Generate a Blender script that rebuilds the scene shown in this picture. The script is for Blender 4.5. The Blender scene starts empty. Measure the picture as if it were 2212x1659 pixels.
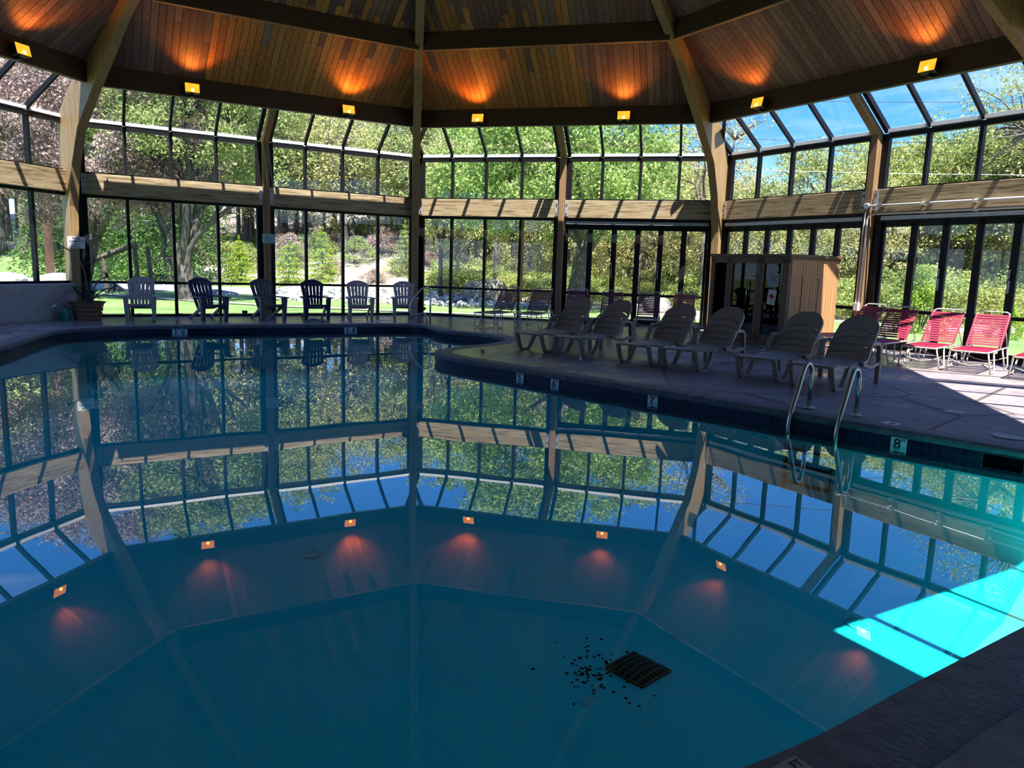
import bpy, bmesh, math, random
import numpy as np
from mathutils import Vector, Matrix
from mathutils.geometry import tessellate_polygon
random.seed(7)
PI = math.pi
sc = bpy.context.scene
COL = sc.collection
R_ = math.radians

# ---------------------------------------------------------------- building frame
OX, OY = -1.2735, 11.0730          # centre of the octagon
AP = 10.375                        # apothem
TH = R_(120.911)                   # outward normal of the left far facade
def nrm(i):
    a = TH - PI/4*i
    return Vector((math.cos(a), math.sin(a), 0))
def tng(i):
    n = nrm(i)
    return Vector((n.y, -n.x, 0))
def FW(i):                         # local x along the wall, y outward (-inset), z up
    n, t = nrm(i), tng(i)
    p = Vector((OX, OY, 0)) + n*AP
    return Matrix(((t.x, n.x, 0, p.x), (t.y, n.y, 0, p.y), (0, 0, 1, 0), (0, 0, 0, 1)))
def FC(k, off=0.0):                # rib frame at vertex k: local y is the radius
    a = TH - PI/4*(k-.5)
    e = Vector((math.cos(a), math.sin(a), 0)); s = Vector((e.y, -e.x, 0))
    p = Vector((OX, OY, 0)) + s*off
    return Matrix(((s.x, e.x, 0, p.x), (s.y, e.y, 0, p.y), (0, 0, 1, 0), (0, 0, 0, 1)))
def wp(i, s, d, z):
    return FW(i) @ Vector((s, -d, z))
HALF = AP*math.tan(PI/8)
def roof_z(d): return 5.53 + .647*(d-1.33)

# ---------------------------------------------------------------- mesh helpers
class MB:
    def __init__(s): s.v = []; s.f = []; s.c = []
    def add(s, vs, fs, col=None):
        b = len(s.v); s.v += [tuple(v) for v in vs]
        for f in fs:
            s.f.append(tuple(b+k for k in f)); s.c.append(col)
    def box(s, x0, x1, y0, y1, z0, z1, M=None, col=None):
        vs = [Vector((x, y, z)) for z in (z0, z1) for y in (y0, y1) for x in (x0, x1)]
        if M is not None: vs = [M @ v for v in vs]
        s.add(vs, [(0,2,3,1), (4,5,7,6), (0,1,5,4), (2,6,7,3), (0,4,6,2), (1,3,7,5)], col)
        return s
    def hexa(s, p, col=None):       # 8 points, bottom ring then top ring
        s.add(p, [(3,2,1,0), (4,5,6,7), (0,1,5,4), (1,2,6,5), (2,3,7,6), (3,0,4,7)], col); return s
    def prism(s, poly, vec, col=None):
        n = len(poly); vec = Vector(vec); a = [Vector(p) for p in poly]; b = [p+vec for p in a]
        fs = [tuple(range(n-1, -1, -1)), tuple(range(n, 2*n))]
        fs += [(k, (k+1) % n, n+(k+1) % n, n+k) for k in range(n)]
        s.add(a+b, fs, col); return s
    def tube(s, path, r, n=8, closed=False, col=None):
        P = [Vector(p) for p in path]; m = len(P)
        rs = r if isinstance(r, (list, tuple)) else [r]*m
        T = []
        for k in range(m):
            if closed: t = P[(k+1) % m]-P[k-1]
            else: t = P[min(k+1, m-1)]-P[max(k-1, 0)]
            T.append(t.normalized() if t.length > 1e-9 else Vector((0, 0, 1)))
        u = T[0].orthogonal().normalized(); rings = []
        for k in range(m):
            u = (u - T[k]*u.dot(T[k]))
            u = u.normalized() if u.length > 1e-6 else T[k].orthogonal().normalized()
            w = T[k].cross(u)
            rings.append([P[k]+(u*math.cos(2*PI*q/n)+w*math.sin(2*PI*q/n))*rs[k] for q in range(n)])
        vs = [v for g in rings for v in g]; fs = []
        for k in range(m if closed else m-1):
            a, b = k*n, ((k+1) % m)*n
            for q in range(n): fs.append((a+q, a+(q+1) % n, b+(q+1) % n, b+q))
        if not closed: fs += [tuple(range(n-1, -1, -1)), tuple((m-1)*n+q for q in range(n))]
        s.add(vs, fs, col); return s
    def lathe(s, prof, n=20, M=None, col=None):
        vs = []; fs = []
        for (r, z) in prof:
            for q in range(n):
                v = Vector((r*math.cos(2*PI*q/n), r*math.sin(2*PI*q/n), z)); vs.append(M @ v if M is not None else v)
        for k in range(len(prof)-1):
            for q in range(n):
                fs.append((k*n+q, k*n+(q+1) % n, (k+1)*n+(q+1) % n, (k+1)*n+q))
        fs += [tuple(range(n-1, -1, -1)), tuple((len(prof)-1)*n+q for q in range(n))]
        s.add(vs, fs, col); return s
    def grid(s, fn, nu, nv, mask=None):
        vs = [fn(a/nu, b/nv) for b in range(nv+1) for a in range(nu+1)]; fs = []
        for b in range(nv):
            for a in range(nu):
                if mask is None or mask((a+.5)/nu, (b+.5)/nv):
                    k = b*(nu+1)+a; fs.append((k, k+1, k+nu+2, k+nu+1))
        s.add(vs, fs); return s

def meta(o, label=None, cat=None, group=None, kind=None):
    if label: o['label'] = label
    if cat: o['category'] = cat
    if group: o['group'] = group
    if kind: o['kind'] = kind
    return o
def obj(name, m, mat, parent=None, mw=None, smooth=False, bevel=0, solid=0, label=None, cat=None, group=None, kind=None, recalc=True):
    me = bpy.data.meshes.new(name); me.from_pydata(m.v, [], m.f)
    if any(c is not None for c in m.c):
        at = me.color_attributes.new('Col', 'FLOAT_COLOR', 'CORNER'); k = 0; data = []
        for f, c in zip(m.f, m.c):
            c = c or (1, 1, 1)
            for _ in f: data += [c[0], c[1], c[2], 1.0]
        at.data.foreach_set('color', data)
    if recalc:
        b = bmesh.new(); b.from_mesh(me); bmesh.ops.recalc_face_normals(b, faces=b.faces); b.to_mesh(me); b.free()
    if smooth:
        for p in me.polygons: p.use_smooth = True
    me.materials.append(mat)
    o = bpy.data.objects.new(name, me); COL.objects.link(o)
    if parent is not None: o.parent = parent
    if mw is not None: o.matrix_world = mw
    if solid:
        q = o.modifiers.new('s', 'SOLIDIFY'); q.thickness = solid; q.offset = 0
    if bevel:
        q = o.modifiers.new('b', 'BEVEL'); q.width = bevel; q.segments = 2; q.limit_method = 'ANGLE'
    return meta(o, label, cat, group, kind)
def thing(name, loc, rz, label, cat, group=None):
    o = bpy.data.objects.new(name, None); COL.objects.link(o)
    o.location = loc; o.rotation_euler = (0, 0, rz); o.empty_display_size = .2
    return meta(o, label, cat, group)
def dup(root, loc, rz, label, group=None, scale=None):
    def cp(o, par):
        c = o.copy(); COL.objects.link(c)
        if par is not None: c.parent = par
        for ch in o.children: cp(ch, c)
        return c
    r = cp(root, None); r.location = loc; r.rotation_euler = (0, 0, rz); r['label'] = label
    if group: r['group'] = group
    if scale: r.scale = scale
    return r
def text(body, size, mat, parent, loc, xdir, updir, name='lettering', align='CENTER', thick=.0012):
    cu = bpy.data.curves.new(name, 'FONT'); cu.body = body; cu.size = size; cu.extrude = thick
    cu.align_x = align; cu.align_y = 'CENTER'; cu.materials.append(mat); cu.offset = size*.018
    o = bpy.data.objects.new(name, cu); COL.objects.link(o); o.parent = parent
    x = Vector(xdir).normalized(); u = Vector(updir).normalized(); n = x.cross(u)
    dg = bpy.context.evaluated_depsgraph_get(); me = bpy.data.meshes.new_from_object(o.evaluated_get(dg))
    bpy.data.objects.remove(o); me.name = name
    o = bpy.data.objects.new(name, me); COL.objects.link(o); o.parent = parent
    if not me.materials: me.materials.append(mat)
    o.matrix_local = Matrix(((x.x, u.x, n.x, loc[0]), (x.y, u.y, n.y, loc[1]), (x.z, u.z, n.z, loc[2]), (0, 0, 0, 1)))
    return o

# ---------------------------------------------------------------- materials
def new(name):
    m = bpy.data.materials.new(name); m.use_nodes = True
    nt = m.node_tree; return m, nt, nt.nodes['Principled BSDF'], nt.nodes['Material Output']
def N(nt, t, **k):
    n = nt.nodes.new(t)
    for a, b in k.items(): setattr(n, a, b)
    return n
def inp(n, **k):
    for a, b in k.items():
        n.inputs[a.replace('_', ' ')].default_value = b
def coords(nt, scale=(1, 1, 1), kind='Object'):
    t = N(nt, 'ShaderNodeTexCoord'); mp = N(nt, 'ShaderNodeMapping'); mp.inputs['Scale'].default_value = scale
    nt.links.new(t.outputs[kind], mp.inputs['Vector']); return mp.outputs['Vector']
def noise(nt, vec, scale, detail=4, rough=.55):
    n = N(nt, 'ShaderNodeTexNoise'); inp(n, Scale=scale, Detail=detail, Roughness=rough)
    nt.links.new(vec, n.inputs['Vector']); return n.outputs['Fac']
def ramp(nt, fac, stops):
    r = N(nt, 'ShaderNodeValToRGB'); e = r.color_ramp.elements
    while len(e) < len(stops): e.new(.5)
    for k, (p, c) in enumerate(stops):
        e[k].position = p; e[k].color = (*c, 1) if len(c) == 3 else c
    nt.links.new(fac, r.inputs['Fac']); return r.outputs['Color']
def bump(nt, bs, h, strength=.3, dist=.01):
    b = N(nt, 'ShaderNodeBump'); inp(b, Strength=strength, Distance=dist)
    nt.links.new(h, b.inputs['Height']); nt.links.new(b.outputs['Normal'], bs.inputs['Normal'])
def mulc(nt, a, b, fac=1.0, mode='MULTIPLY'):
    m = N(nt, 'ShaderNodeMix', data_type='RGBA', blend_type=mode); m.inputs[0].default_value = fac
    for s, x in ((6, a), (7, b)):
        if isinstance(x, tuple): m.inputs[s].default_value = (*x, 1)
        else: nt.links.new(x, m.inputs[s])
    return m.outputs[2]
def plain(name, c, rough=.5, metal=0, var=.15, scale=14, bmp=0, spec=.5):
    m, nt, bs, _ = new(name)
    f = noise(nt, coords(nt), scale)
    cc = ramp(nt, f, [(.3, tuple(x*(1-var) for x in c)), (.7, tuple(min(1, x*(1+var)) for x in c))])
    nt.links.new(cc, bs.inputs['Base Color']); inp(bs, Roughness=rough, Metallic=metal)
    bs.inputs['Specular IOR Level'].default_value = spec
    if bmp: bump(nt, bs, noise(nt, coords(nt), scale*4), bmp, .004)
    return m
def wood(name, c1, c2, axis=0, g=16, dark=None, rough=.6, along=.7, attr=False):
    m, nt, bs, _ = new(name)
    s = [g, g, g]; s[axis] = along
    v = coords(nt, tuple(s)); f = noise(nt, v, 1.6, 6, .62)
    cc = ramp(nt, f, [(.32, c1), (.68, c2)])
    if dark:
        s2 = [g*.5]*3; s2[axis] = along*.6
        f2 = noise(nt, coords(nt, tuple(s2)), 2.3, 5, .7)
        k = ramp(nt, f2, [(.50, (1, 1, 1)), (.63, dark)])
        cc = mulc(nt, cc, k)
    if attr:
        a = N(nt, 'ShaderNodeVertexColor', layer_name='Col'); cc = mulc(nt, cc, a.outputs['Color'])
    nt.links.new(cc, bs.inputs['Base Color']); inp(bs, Roughness=rough); bump(nt, bs, f, .15, .004)
    return m

M = {}
M['glulam'] = wood('glulam', (.26, .16, .07), (.42, .27, .13), 2, 14, along=.5)
M['post'] = wood('post_wood', (.22, .125, .06), (.33, .20, .10), 2, 16, along=.5)
M['girt'] = wood('girt_wood', (.27, .19, .10), (.50, .40, .25), 0, 22, dark=(.30, .22, .15), along=.9)
M['beam'] = wood('beam_wood', (.036, .015, .008), (.062, .028, .014), 0, 14)
M['board'] = wood('ceiling_board', (.62, .62, .62), (1.15, 1.15, 1.15), 1, 18, along=.8, attr=True)
M['black'] = plain('black_aluminium', (.007, .007, .009), .5, 0, .3, spec=.25)
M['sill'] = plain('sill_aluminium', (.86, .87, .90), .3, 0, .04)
M['plate'] = plain('galvanised_plate', (.42, .45, .50), .45, .4, .15)
M['bolt'] = plain('bolt_steel', (.05, .05, .055), .5, .5)
M['steel'] = plain('stainless_steel', (.50, .48, .44), .22, 1, .06)
M['stucco'] = plain('stucco', (.52, .49, .49), .9, 0, .12, 5, .25)
M['pale_wall'] = plain('painted_wall', (.50, .46, .40), .8, 0, .2, 3)  # cream tone of the unseen walls, lightened to bounce light into the hall
M['cream'] = plain('cream_plastic', (.62, .58, .48), .45)
M['white'] = plain('white_paint', (.75, .76, .78), .5, 0, .05)
M['ink'] = plain('black_ink', (.008, .008, .012), .6, 0, .1)
M['navy_ink'] = plain('navy_ink', (.02, .025, .09), .6, 0, .1)
M['red'] = plain('red_ink', (.50, .02, .03), .6, 0, .1)
M['paper'] = plain('paper', (.62, .60, .55), .7, 0, .06)
M['greypaper'] = plain('grey_paper', (.34, .35, .36), .7, 0, .15, 30)
M['mint'] = plain('mint_card', (.36, .58, .52), .6, 0, .05)
M['taupe'] = plain('taupe_resin', (.42, .37, .36), .5, 0, .06)
M['navy'] = plain('navy_resin', (.016, .022, .085), .45, 0, .1)
M['slate'] = plain('slate_resin', (.075, .072, .09), .5, 0, .1)
M['brown'] = plain('brown_resin', (.27, .205, .155), .42, 0, .08)
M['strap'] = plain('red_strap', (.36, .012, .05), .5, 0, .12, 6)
M['shaded_strap'] = plain('shaded_red_strap', (.10, .012, .035), .5, 0, .12, 6)  # same red straps, darkened to hold their shade in the colour
M['frame'] = plain('beige_frame', (.58, .52, .43), .4, 0, .06)
M['planter'] = wood('planter_wood', (.17, .085, .045), (.30, .17, .10), 0, 12)
M['cabin'] = wood('cabin_cedar', (.40, .19, .075), (.60, .31, .14), 2, 22, along=.5)
M['cabin_dark'] = wood('cabin_frame', (.11, .055, .03), (.18, .095, .055), 2, 22, along=.5)
M['soil'] = plain('soil', (.03, .02, .012), .95, 0, .3)
M['teal'] = plain('teal_plastic', (.005, .25, .20), .35, 0, .1)
M['stem'] = plain('cane_stem', (.16, .13, .09), .8)
M['darkleaf'] = plain('dark_leaf', (.022, .045, .018), .45, 0, .4, 8)
M['bark'] = plain('bark', (.10, .085, .07), .9, 0, .45, 6, .6)
M['redbark'] = plain('red_brown_pole', (.26, .12, .07), .85, 0, .3, 6, .4)
M['greybark'] = plain('grey_bark', (.085, .075, .065), .9, 0, .4, 5, .6)
M['rock'] = plain('rock', (.24, .23, .22), .9, 0, .5, 2.5, .8)
M['palerock'] = plain('pale_rock', (.40, .385, .37), .9, 0, .3, 3, .6)
M['lid'] = plain('lid_plastic', (.42, .39, .36), .5, 0, .1)
M['hole'] = plain('black_void', (.003, .003, .004), .9, spec=0)
M['towel'] = plain('wet_towel', (.16, .15, .19), .9, 0, .3, 20, .5)
M['wire'] = plain('wire_rubber', (.02, .02, .025), .6)
M['palewire'] = plain('pale_cable', (.6, .62, .66), .5)
M['leafred'] = plain('red_leaf', (.28, .05, .015), .7, 0, .4)

def glass(name, tint, f0=.045, rough=0.0, powr=5.0):
    m, nt, bs, out = new(name); nt.nodes.remove(bs)
    g = N(nt, 'ShaderNodeNewGeometry'); d = N(nt, 'ShaderNodeVectorMath', operation='DOT_PRODUCT')
    nt.links.new(g.outputs['Normal'], d.inputs[0]); nt.links.new(g.outputs['Incoming'], d.inputs[1])
    ab = N(nt, 'ShaderNodeMath', operation='ABSOLUTE'); nt.links.new(d.outputs['Value'], ab.inputs[0])
    om = N(nt, 'ShaderNodeMath', operation='SUBTRACT', use_clamp=True); om.inputs[0].default_value = 1; nt.links.new(ab.outputs[0], om.inputs[1])
    pw = N(nt, 'ShaderNodeMath', operation='POWER'); nt.links.new(om.outputs[0], pw.inputs[0]); pw.inputs[1].default_value = powr
    ma = N(nt, 'ShaderNodeMath', operation='MULTIPLY_ADD', use_clamp=True); nt.links.new(pw.outputs[0], ma.inputs[0]); ma.inputs[1].default_value = 1-f0; ma.inputs[2].default_value = f0
    t = N(nt, 'ShaderNodeBsdfTransparent'); t.inputs['Color'].default_value = (*tint, 1)
    gl = N(nt, 'ShaderNodeBsdfGlossy'); gl.inputs['Roughness'].default_value = rough
    mx = N(nt, 'ShaderNodeMixShader'); nt.links.new(ma.outputs[0], mx.inputs[0]); nt.links.new(t.outputs[0], mx.inputs[1]); nt.links.new(gl.outputs[0], mx.inputs[2])
    nt.links.new(mx.outputs[0], out.inputs['Surface'])
    return m, nt, gl
M['glass'], _, _ = glass('window_glass', (.96, .975, .97))
M['darkglass'], _, _ = glass('smoked_glass', (.07, .07, .075), .03)
M['water'], nt, gl = glass('pool_water', (.36, .95, .98), .032, 0, 3.3)
b = N(nt, 'ShaderNodeBump'); inp(b, Strength=.06, Distance=.02)
nt.links.new(noise(nt, coords(nt), 1.1, 1, .4), b.inputs['Height']); nt.links.new(b.outputs['Normal'], gl.inputs['Normal'])

def emis(name, c, s):
    m, nt, bs, out = new(name)
    bs.inputs['Base Color'].default_value = (*c, 1); bs.inputs['Emission Color'].default_value = (*c, 1)
    v = coords(nt); f = noise(nt, v, 5, 1)
    mm = N(nt, 'ShaderNodeMath', operation='MULTIPLY_ADD'); nt.links.new(f, mm.inputs[0]); mm.inputs[1].default_value = s*.8; mm.inputs[2].default_value = s*.6
    nt.links.new(mm.outputs[0], bs.inputs['Emission Strength']); return m
M['amber'] = emis('amber_lens', (1.0, .30, .02), .36)
M['bulb'] = emis('lamp_bulb', (1.0, .55, .10), 2.0)

# pool shell: plaster, tile, coping, deck
def plaster():
    m, nt, bs, _ = new('pool_plaster')
    f = noise(nt, coords(nt), .9, 4)
    cc = ramp(nt, f, [(.3, (.055, .84, .86)), (.7, (.065, .90, .92))])
    sp = noise(nt, coords(nt), 60, 2)
    k = ramp(nt, sp, [(.24, (.3, .3, .3)), (.27, (1, 1, 1))])
    nt.links.new(mulc(nt, cc, k, .3), bs.inputs['Base Color']); inp(bs, Roughness=.8); return m
M['plaster'] = plaster()
def tile():
    m, nt, bs, _ = new('navy_tile')
    uv = N(nt, 'ShaderNodeUVMap', uv_map='UVMap')
    br = N(nt, 'ShaderNodeTexBrick'); br.offset = 0
    inp(br, Color1=(.004, .007, .030, 1), Color2=(.009, .017, .05, 1), Mortar=(.04, .055, .07, 1), Scale=1.0)
    br.inputs['Mortar Size'].default_value = .003; br.inputs['Brick Width'].default_value = .075; br.inputs['Row Height'].default_value = .075
    nt.links.new(uv.outputs['UV'], br.inputs['Vector']); nt.links.new(br.outputs['Color'], bs.inputs['Base Color']); inp(bs, Roughness=.35); bs.inputs['Specular IOR Level'].default_value = .2; return m
M['tile'] = tile()
def coping_mat():
    m, nt, bs, _ = new('coping_stone')
    v = coords(nt, (1, 1, 1)); f = noise(nt, v, 9, 6, .7)
    g2 = noise(nt, coords(nt, (1, 1, 1)), 38, 4, .7)
    cc = ramp(nt, f, [(.3, (.08, .075, .09)), (.7, (.19, .175, .19))])
    nt.links.new(cc, bs.inputs['Base Color']); inp(bs, Roughness=.55)
    ad = N(nt, 'ShaderNodeMath', operation='ADD'); nt.links.new(f, ad.inputs[0]); nt.links.new(g2, ad.inputs[1])
    bump(nt, bs, ad.outputs[0], .8, .02); return m
M['coping'] = coping_mat()
def deck_mat():
    m, nt, bs, _ = new('stamped_concrete')
    v = coords(nt)
    f = noise(nt, v, 1.3, 6, .65); f2 = noise(nt, v, 7, 6, .7)
    cc = ramp(nt, f, [(.3, (.20, .155, .16)), (.5, (.28, .235, .25)), (.72, (.36, .28, .24))])
    k = ramp(nt, f2, [(.36, (.6, .58, .6)), (.6, (1.05, 1.05, 1.05))])
    cc = mulc(nt, cc, k)
    st = noise(nt, v, 2.6, 3, .6)
    cc = mulc(nt, cc, ramp(nt, st, [(.66, (0, 0, 0)), (.72, (.16, .16, .17))]), 1, 'ADD')
    vo = N(nt, 'ShaderNodeTexVoronoi', feature='DISTANCE_TO_EDGE'); inp(vo, Scale=.38); nt.links.new(v, vo.inputs['Vector'])
    ed = ramp(nt, vo.outputs['Distance'], [(.004, (.25, .25, .25)), (.012, (1, 1, 1))])
    cc = mulc(nt, cc, ed)
    nt.links.new(cc, bs.inputs['Base Color'])
    w = noise(nt, v, .55, 5, .6)
    # wet film lies on the far side of the pool and around the loungers
    sx = N(nt, 'ShaderNodeSeparateXYZ'); nt.links.new(v, sx.inputs[0])
    mr = N(nt, 'ShaderNodeMapRange'); inp(mr, From_Min=8.5, From_Max=15.0, To_Min=-.16, To_Max=.16); nt.links.new(sx.outputs['Y'], mr.inputs['Value'])
    ad = N(nt, 'ShaderNodeMath', operation='ADD'); nt.links.new(w, ad.inputs[0]); nt.links.new(mr.outputs[0], ad.inputs[1])
    rr = N(nt, 'ShaderNodeMapRange'); inp(rr, From_Min=.44, From_Max=.62, To_Min=.62, To_Max=.19); nt.links.new(ad.outputs[0], rr.inputs['Value'])
    nt.links.new(rr.outputs[0], bs.inputs['Roughness'])
    sm = N(nt, 'ShaderNodeMath', operation='MULTIPLY_ADD'); nt.links.new(f2, sm.inputs[0]); sm.inputs[1].default_value = .6; nt.links.new(f, sm.inputs[2])
    bump(nt, bs, sm.outputs[0], .35, .02); return m
M['deck'] = deck_mat()
def ground_mat(name, cols, scale, scale2=40, bmp=.5, vary=(.6, 1.25)):
    m, nt, bs, _ = new(name)
    v = coords(nt); f = noise(nt, v, scale, 6, .65); g2 = noise(nt, v, scale2, 3, .6)
    n_ = len(cols); cc = ramp(nt, f, [(.3+.4*k/(n_-1), c) for k, c in enumerate(cols)])
    cc = mulc(nt, cc, ramp(nt, g2, [(.35, (vary[0],)*3), (.65, (vary[1],)*3)]))
    nt.links.new(cc, bs.inputs['Base Color']); inp(bs, Roughness=.9); bump(nt, bs, g2, bmp, .05); return m
M['grass'] = ground_mat('lawn_grass', [(.08, .15, .035), (.14, .23, .06), (.21, .28, .10)], .35, 22)
M['litter'] = ground_mat('leaf_litter', [(.18, .14, .10), (.34, .27, .22), (.42, .35, .28), (.15, .18, .07)], .5, 9)
M['asphalt'] = ground_mat('asphalt', [(.30, .34, .42), (.38, .41, .48)], 1, 30, .1, (.9, 1.05))
M['pathstone'] = ground_mat('path_concrete', [(.55, .52, .48), (.66, .63, .60)], 1, 20, .1, (.9, 1.05))
def leafmat(name, c1, c2, transl=.35):
    m, nt, bs, out = new(name); nt.nodes.remove(bs)
    a = N(nt, 'ShaderNodeVertexColor', layer_name='Col')
    sp = N(nt, 'ShaderNodeSeparateColor'); nt.links.new(a.outputs['Color'], sp.inputs[0])
    cc = ramp(nt, sp.outputs[0], [(0, c1), (1, c2)])
    oi = N(nt, 'ShaderNodeObjectInfo')
    k = ramp(nt, oi.outputs['Random'], [(0, (.82, .88, .8)), (1, (1.15, 1.05, 1.1))]); cc = mulc(nt, cc, k)
    d = N(nt, 'ShaderNodeBsdfDiffuse'); t = N(nt, 'ShaderNodeBsdfTranslucent')
    gl = N(nt, 'ShaderNodeBsdfGlossy'); inp(gl, Roughness=.6, Color=(.6, .7, .5, 1))
    for n in (d, t): nt.links.new(cc, n.inputs['Color'])
    mx = N(nt, 'ShaderNodeMixShader'); mx.inputs[0].default_value = transl
    nt.links.new(d.outputs[0], mx.inputs[1]); nt.links.new(t.outputs[0], mx.inputs[2])
    m2 = N(nt, 'ShaderNodeMixShader'); m2.inputs[0].default_value = .03
    nt.links.new(mx.outputs[0], m2.inputs[1]); nt.links.new(gl.outputs[0], m2.inputs[2])
    nt.links.new(m2.outputs[0], out.inputs['Surface']); return m
L = {}
L['maple'] = leafmat('maple_leaf', (.14, .26, .05), (.46, .60, .20))
L['spring'] = leafmat('spring_leaf', (.28, .31, .10), (.64, .62, .30))
L['oak'] = leafmat('oak_leaf', (.18, .25, .06), (.52, .56, .20))
L['olive'] = leafmat('olive_leaf', (.14, .21, .06), (.42, .49, .19))
L['plum'] = leafmat('plum_leaf', (.16, .08, .09), (.60, .44, .46), .3)
L['conifer'] = leafmat('conifer_needles', (.10, .22, .02), (.42, .55, .08), .2)
L['deep'] = leafmat('deep_conifer_needles', (.03, .08, .02), (.12, .22, .05), .15)
L['bush'] = leafmat('bush_leaf', (.14, .30, .02), (.45, .62, .08), .3)
L['twig'] = leafmat('twig_brush', (.22, .16, .13), (.45, .36, .30), .1)

# ---------------------------------------------------------------- world, sun, camera
W = bpy.data.worlds.new('World'); sc.world = W; W.use_nodes = True
nt = W.node_tree; bg = nt.nodes['Background']
tc = N(nt, 'ShaderNodeTexCoord'); sx = N(nt, 'ShaderNodeSeparateXYZ'); nt.links.new(tc.outputs['Generated'], sx.inputs[0])
sky = ramp(nt, sx.outputs['Z'], [(0, (.62, .80, 1.05)), (.09, (.30, .56, .98)), (.17, (.085, .30, .80)), (.34, (.055, .23, .72)), (1.0, (.10, .26, .70))])
cl = noise(nt, coords(nt, (1.2, 1.2, 6), 'Generated'), 2.2, 6, .6)
cm = ramp(nt, cl, [(.56, (0, 0, 0)), (.74, (.30, .30, .30))])
mx = N(nt, 'ShaderNodeMix', data_type='RGBA'); nt.links.new(cm, mx.inputs[0]); nt.links.new(sky, mx.inputs[6]); mx.inputs[7].default_value = (.85, .9, 1, 1)
nt.links.new(mx.outputs[2], bg.inputs['Color']); bg.inputs['Strength'].default_value = .42
sun = bpy.data.lights.new('sun', 'SUN'); sun.energy = 3.4; sun.angle = R_(.55); sun.color = (1, .955, .88)
so = bpy.data.objects.new('sun', sun); COL.objects.link(so)
to = Vector((.379*.392, -.925*.392, .92)); so.rotation_euler = (-to).to_track_quat('-Z', 'Y').to_euler()

cam = bpy.data.cameras.new('camera'); co = bpy.data.objects.new('camera', cam); COL.objects.link(co)
F_PX, PITCH, ROLL = 1611.4, R_(8.956), R_(1.7757)
fw = Vector((0, math.cos(PITCH), -math.sin(PITCH))); up = Vector((0, math.sin(PITCH), math.cos(PITCH))); rt = Vector((1, 0, 0))
c_, s_ = math.cos(ROLL), math.sin(ROLL)
rt2 = rt*c_+up*s_; up2 = rt*-s_+up*c_
co.matrix_world = Matrix(((rt2.x, up2.x, -fw.x, 0), (rt2.y, up2.y, -fw.y, 0), (rt2.z, up2.z, -fw.z, 1.5), (0, 0, 0, 1)))
cam.sensor_fit = 'HORIZONTAL'; cam.sensor_width = 36; cam.lens = F_PX/2212*36; cam.clip_start = .05; cam.clip_end = 500
sc.camera = co
sc.view_settings.view_transform = 'Standard'; sc.view_settings.look = 'None'
sc.view_settings.gamma = 1; sc.view_settings.use_curve_mapping = False; sc.view_settings.exposure = 2.4
sc.cycles.max_bounces = 10; sc.cycles.diffuse_bounces = 4; sc.cycles.glossy_bounces = 4
sc.cycles.transparent_max_bounces = 24; sc.cycles.transmission_bounces = 4
sc.cycles.caustics_reflective = False; sc.cycles.caustics_refractive = False
sc.cycles.sample_clamp_indirect = 4.0
try:
    sc.cycles.use_denoising = True; sc.cycles.denoiser = 'OPENIMAGEDENOISE'
except Exception: pass

# ---------------------------------------------------------------- pool
CTRL = [(-8.06,11.63),(-8.45,12.95),(-8.84,14.4),(-8.66,15.1),(-7.87,15.95),(-6.29,16.78),(-4.48,17.7),(-3.3,18.35),(-2.6,18.52),(-2.2,18.33),(-1.97,17.85),(-1.75,17.3),(-1.39,16.93),(-.82,16.6),(-.45,16.2),(-.2,15.8),(-.13,15.45),(-.25,15.0),(-.5,14.46),(-.94,13.9),(-1.24,13.41),(-1.36,13.0),(-1.33,12.7),(-1.2,12.4),(-.75,11.87),(.12,11.03),(.74,10.4),(1.49,9.7),(2.26,8.95),(2.84,8.38),(3.42,7.8),(4.01,7.18),(4.64,6.55),(5.1,6.0),(5.25,5.4),(4.95,4.85),(4.1,4.25),(3.2,3.70),(2.32,3.13),(1.55,2.62),(.87,2.17),(0,1.75),(-1.2,1.5),(-3,1.75),(-5.2,2.9),(-6.9,5.0),(-7.6,7.5),(-7.85,9.8)]
def catmull(P, n=5):
    out = []; m = len(P)
    for k in range(m):
        p0, p1, p2, p3 = [Vector(P[(k+q) % m]) for q in (-1, 0, 1, 2)]
        for q in range(n):
            t = q/n
            out.append(.5*((2*p1)+(p2-p0)*t+(2*p0-5*p1+4*p2-p3)*t*t+(3*p1-p0-3*p2+p3)*t**3))
    return out
POOL = catmull(CTRL)
area = sum(POOL[k-1].x*POOL[k].y-POOL[k].x*POOL[k-1].y for k in range(len(POOL)))
if area < 0: POOL.reverse()
def offset(P, w):                   # positive = outward for a counter-clockwise ring
    out = []; m = len(P)
    for k in range(m):
        t = (P[(k+1) % m]-P[k-1]).normalized(); out.append(P[k]+Vector((t.y, -t.x))*w)
    return out
def fixloop(P, dmin=.3):            # keep an offset ring at least dmin away from the pool outline
    out = []
    for p in P:
        q = min(POOL, key=lambda a: (a-p).length); d = (p-q)
        out.append(q+d.normalized()*dmin if d.length < dmin-.002 and d.length > 1e-6 else p)
    return out
def ringmesh(rings, closed_uv=False):  # rings: list of lists of 3D points
    m = MB(); n = len(rings[0])
    vs = [v for r in rings for v in r]; fs = []
    for k in range(len(rings)-1):
        for q in range(n): fs.append((k*n+q, k*n+(q+1) % n, (k+1)*n+(q+1) % n, (k+1)*n+q))
    m.add(vs, fs); return m
def at(P, z): return [Vector((p.x, p.y, z)) for p in P]
IN = offset(POOL, .012)
FLOOR = -1.05
rnd = random.Random(3)
def jig(P, a=.006): return [p+Vector((rnd.uniform(-a, a), rnd.uniform(-a, a))) for p in P]
CO = fixloop(offset(POOL, .30), .30)
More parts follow.
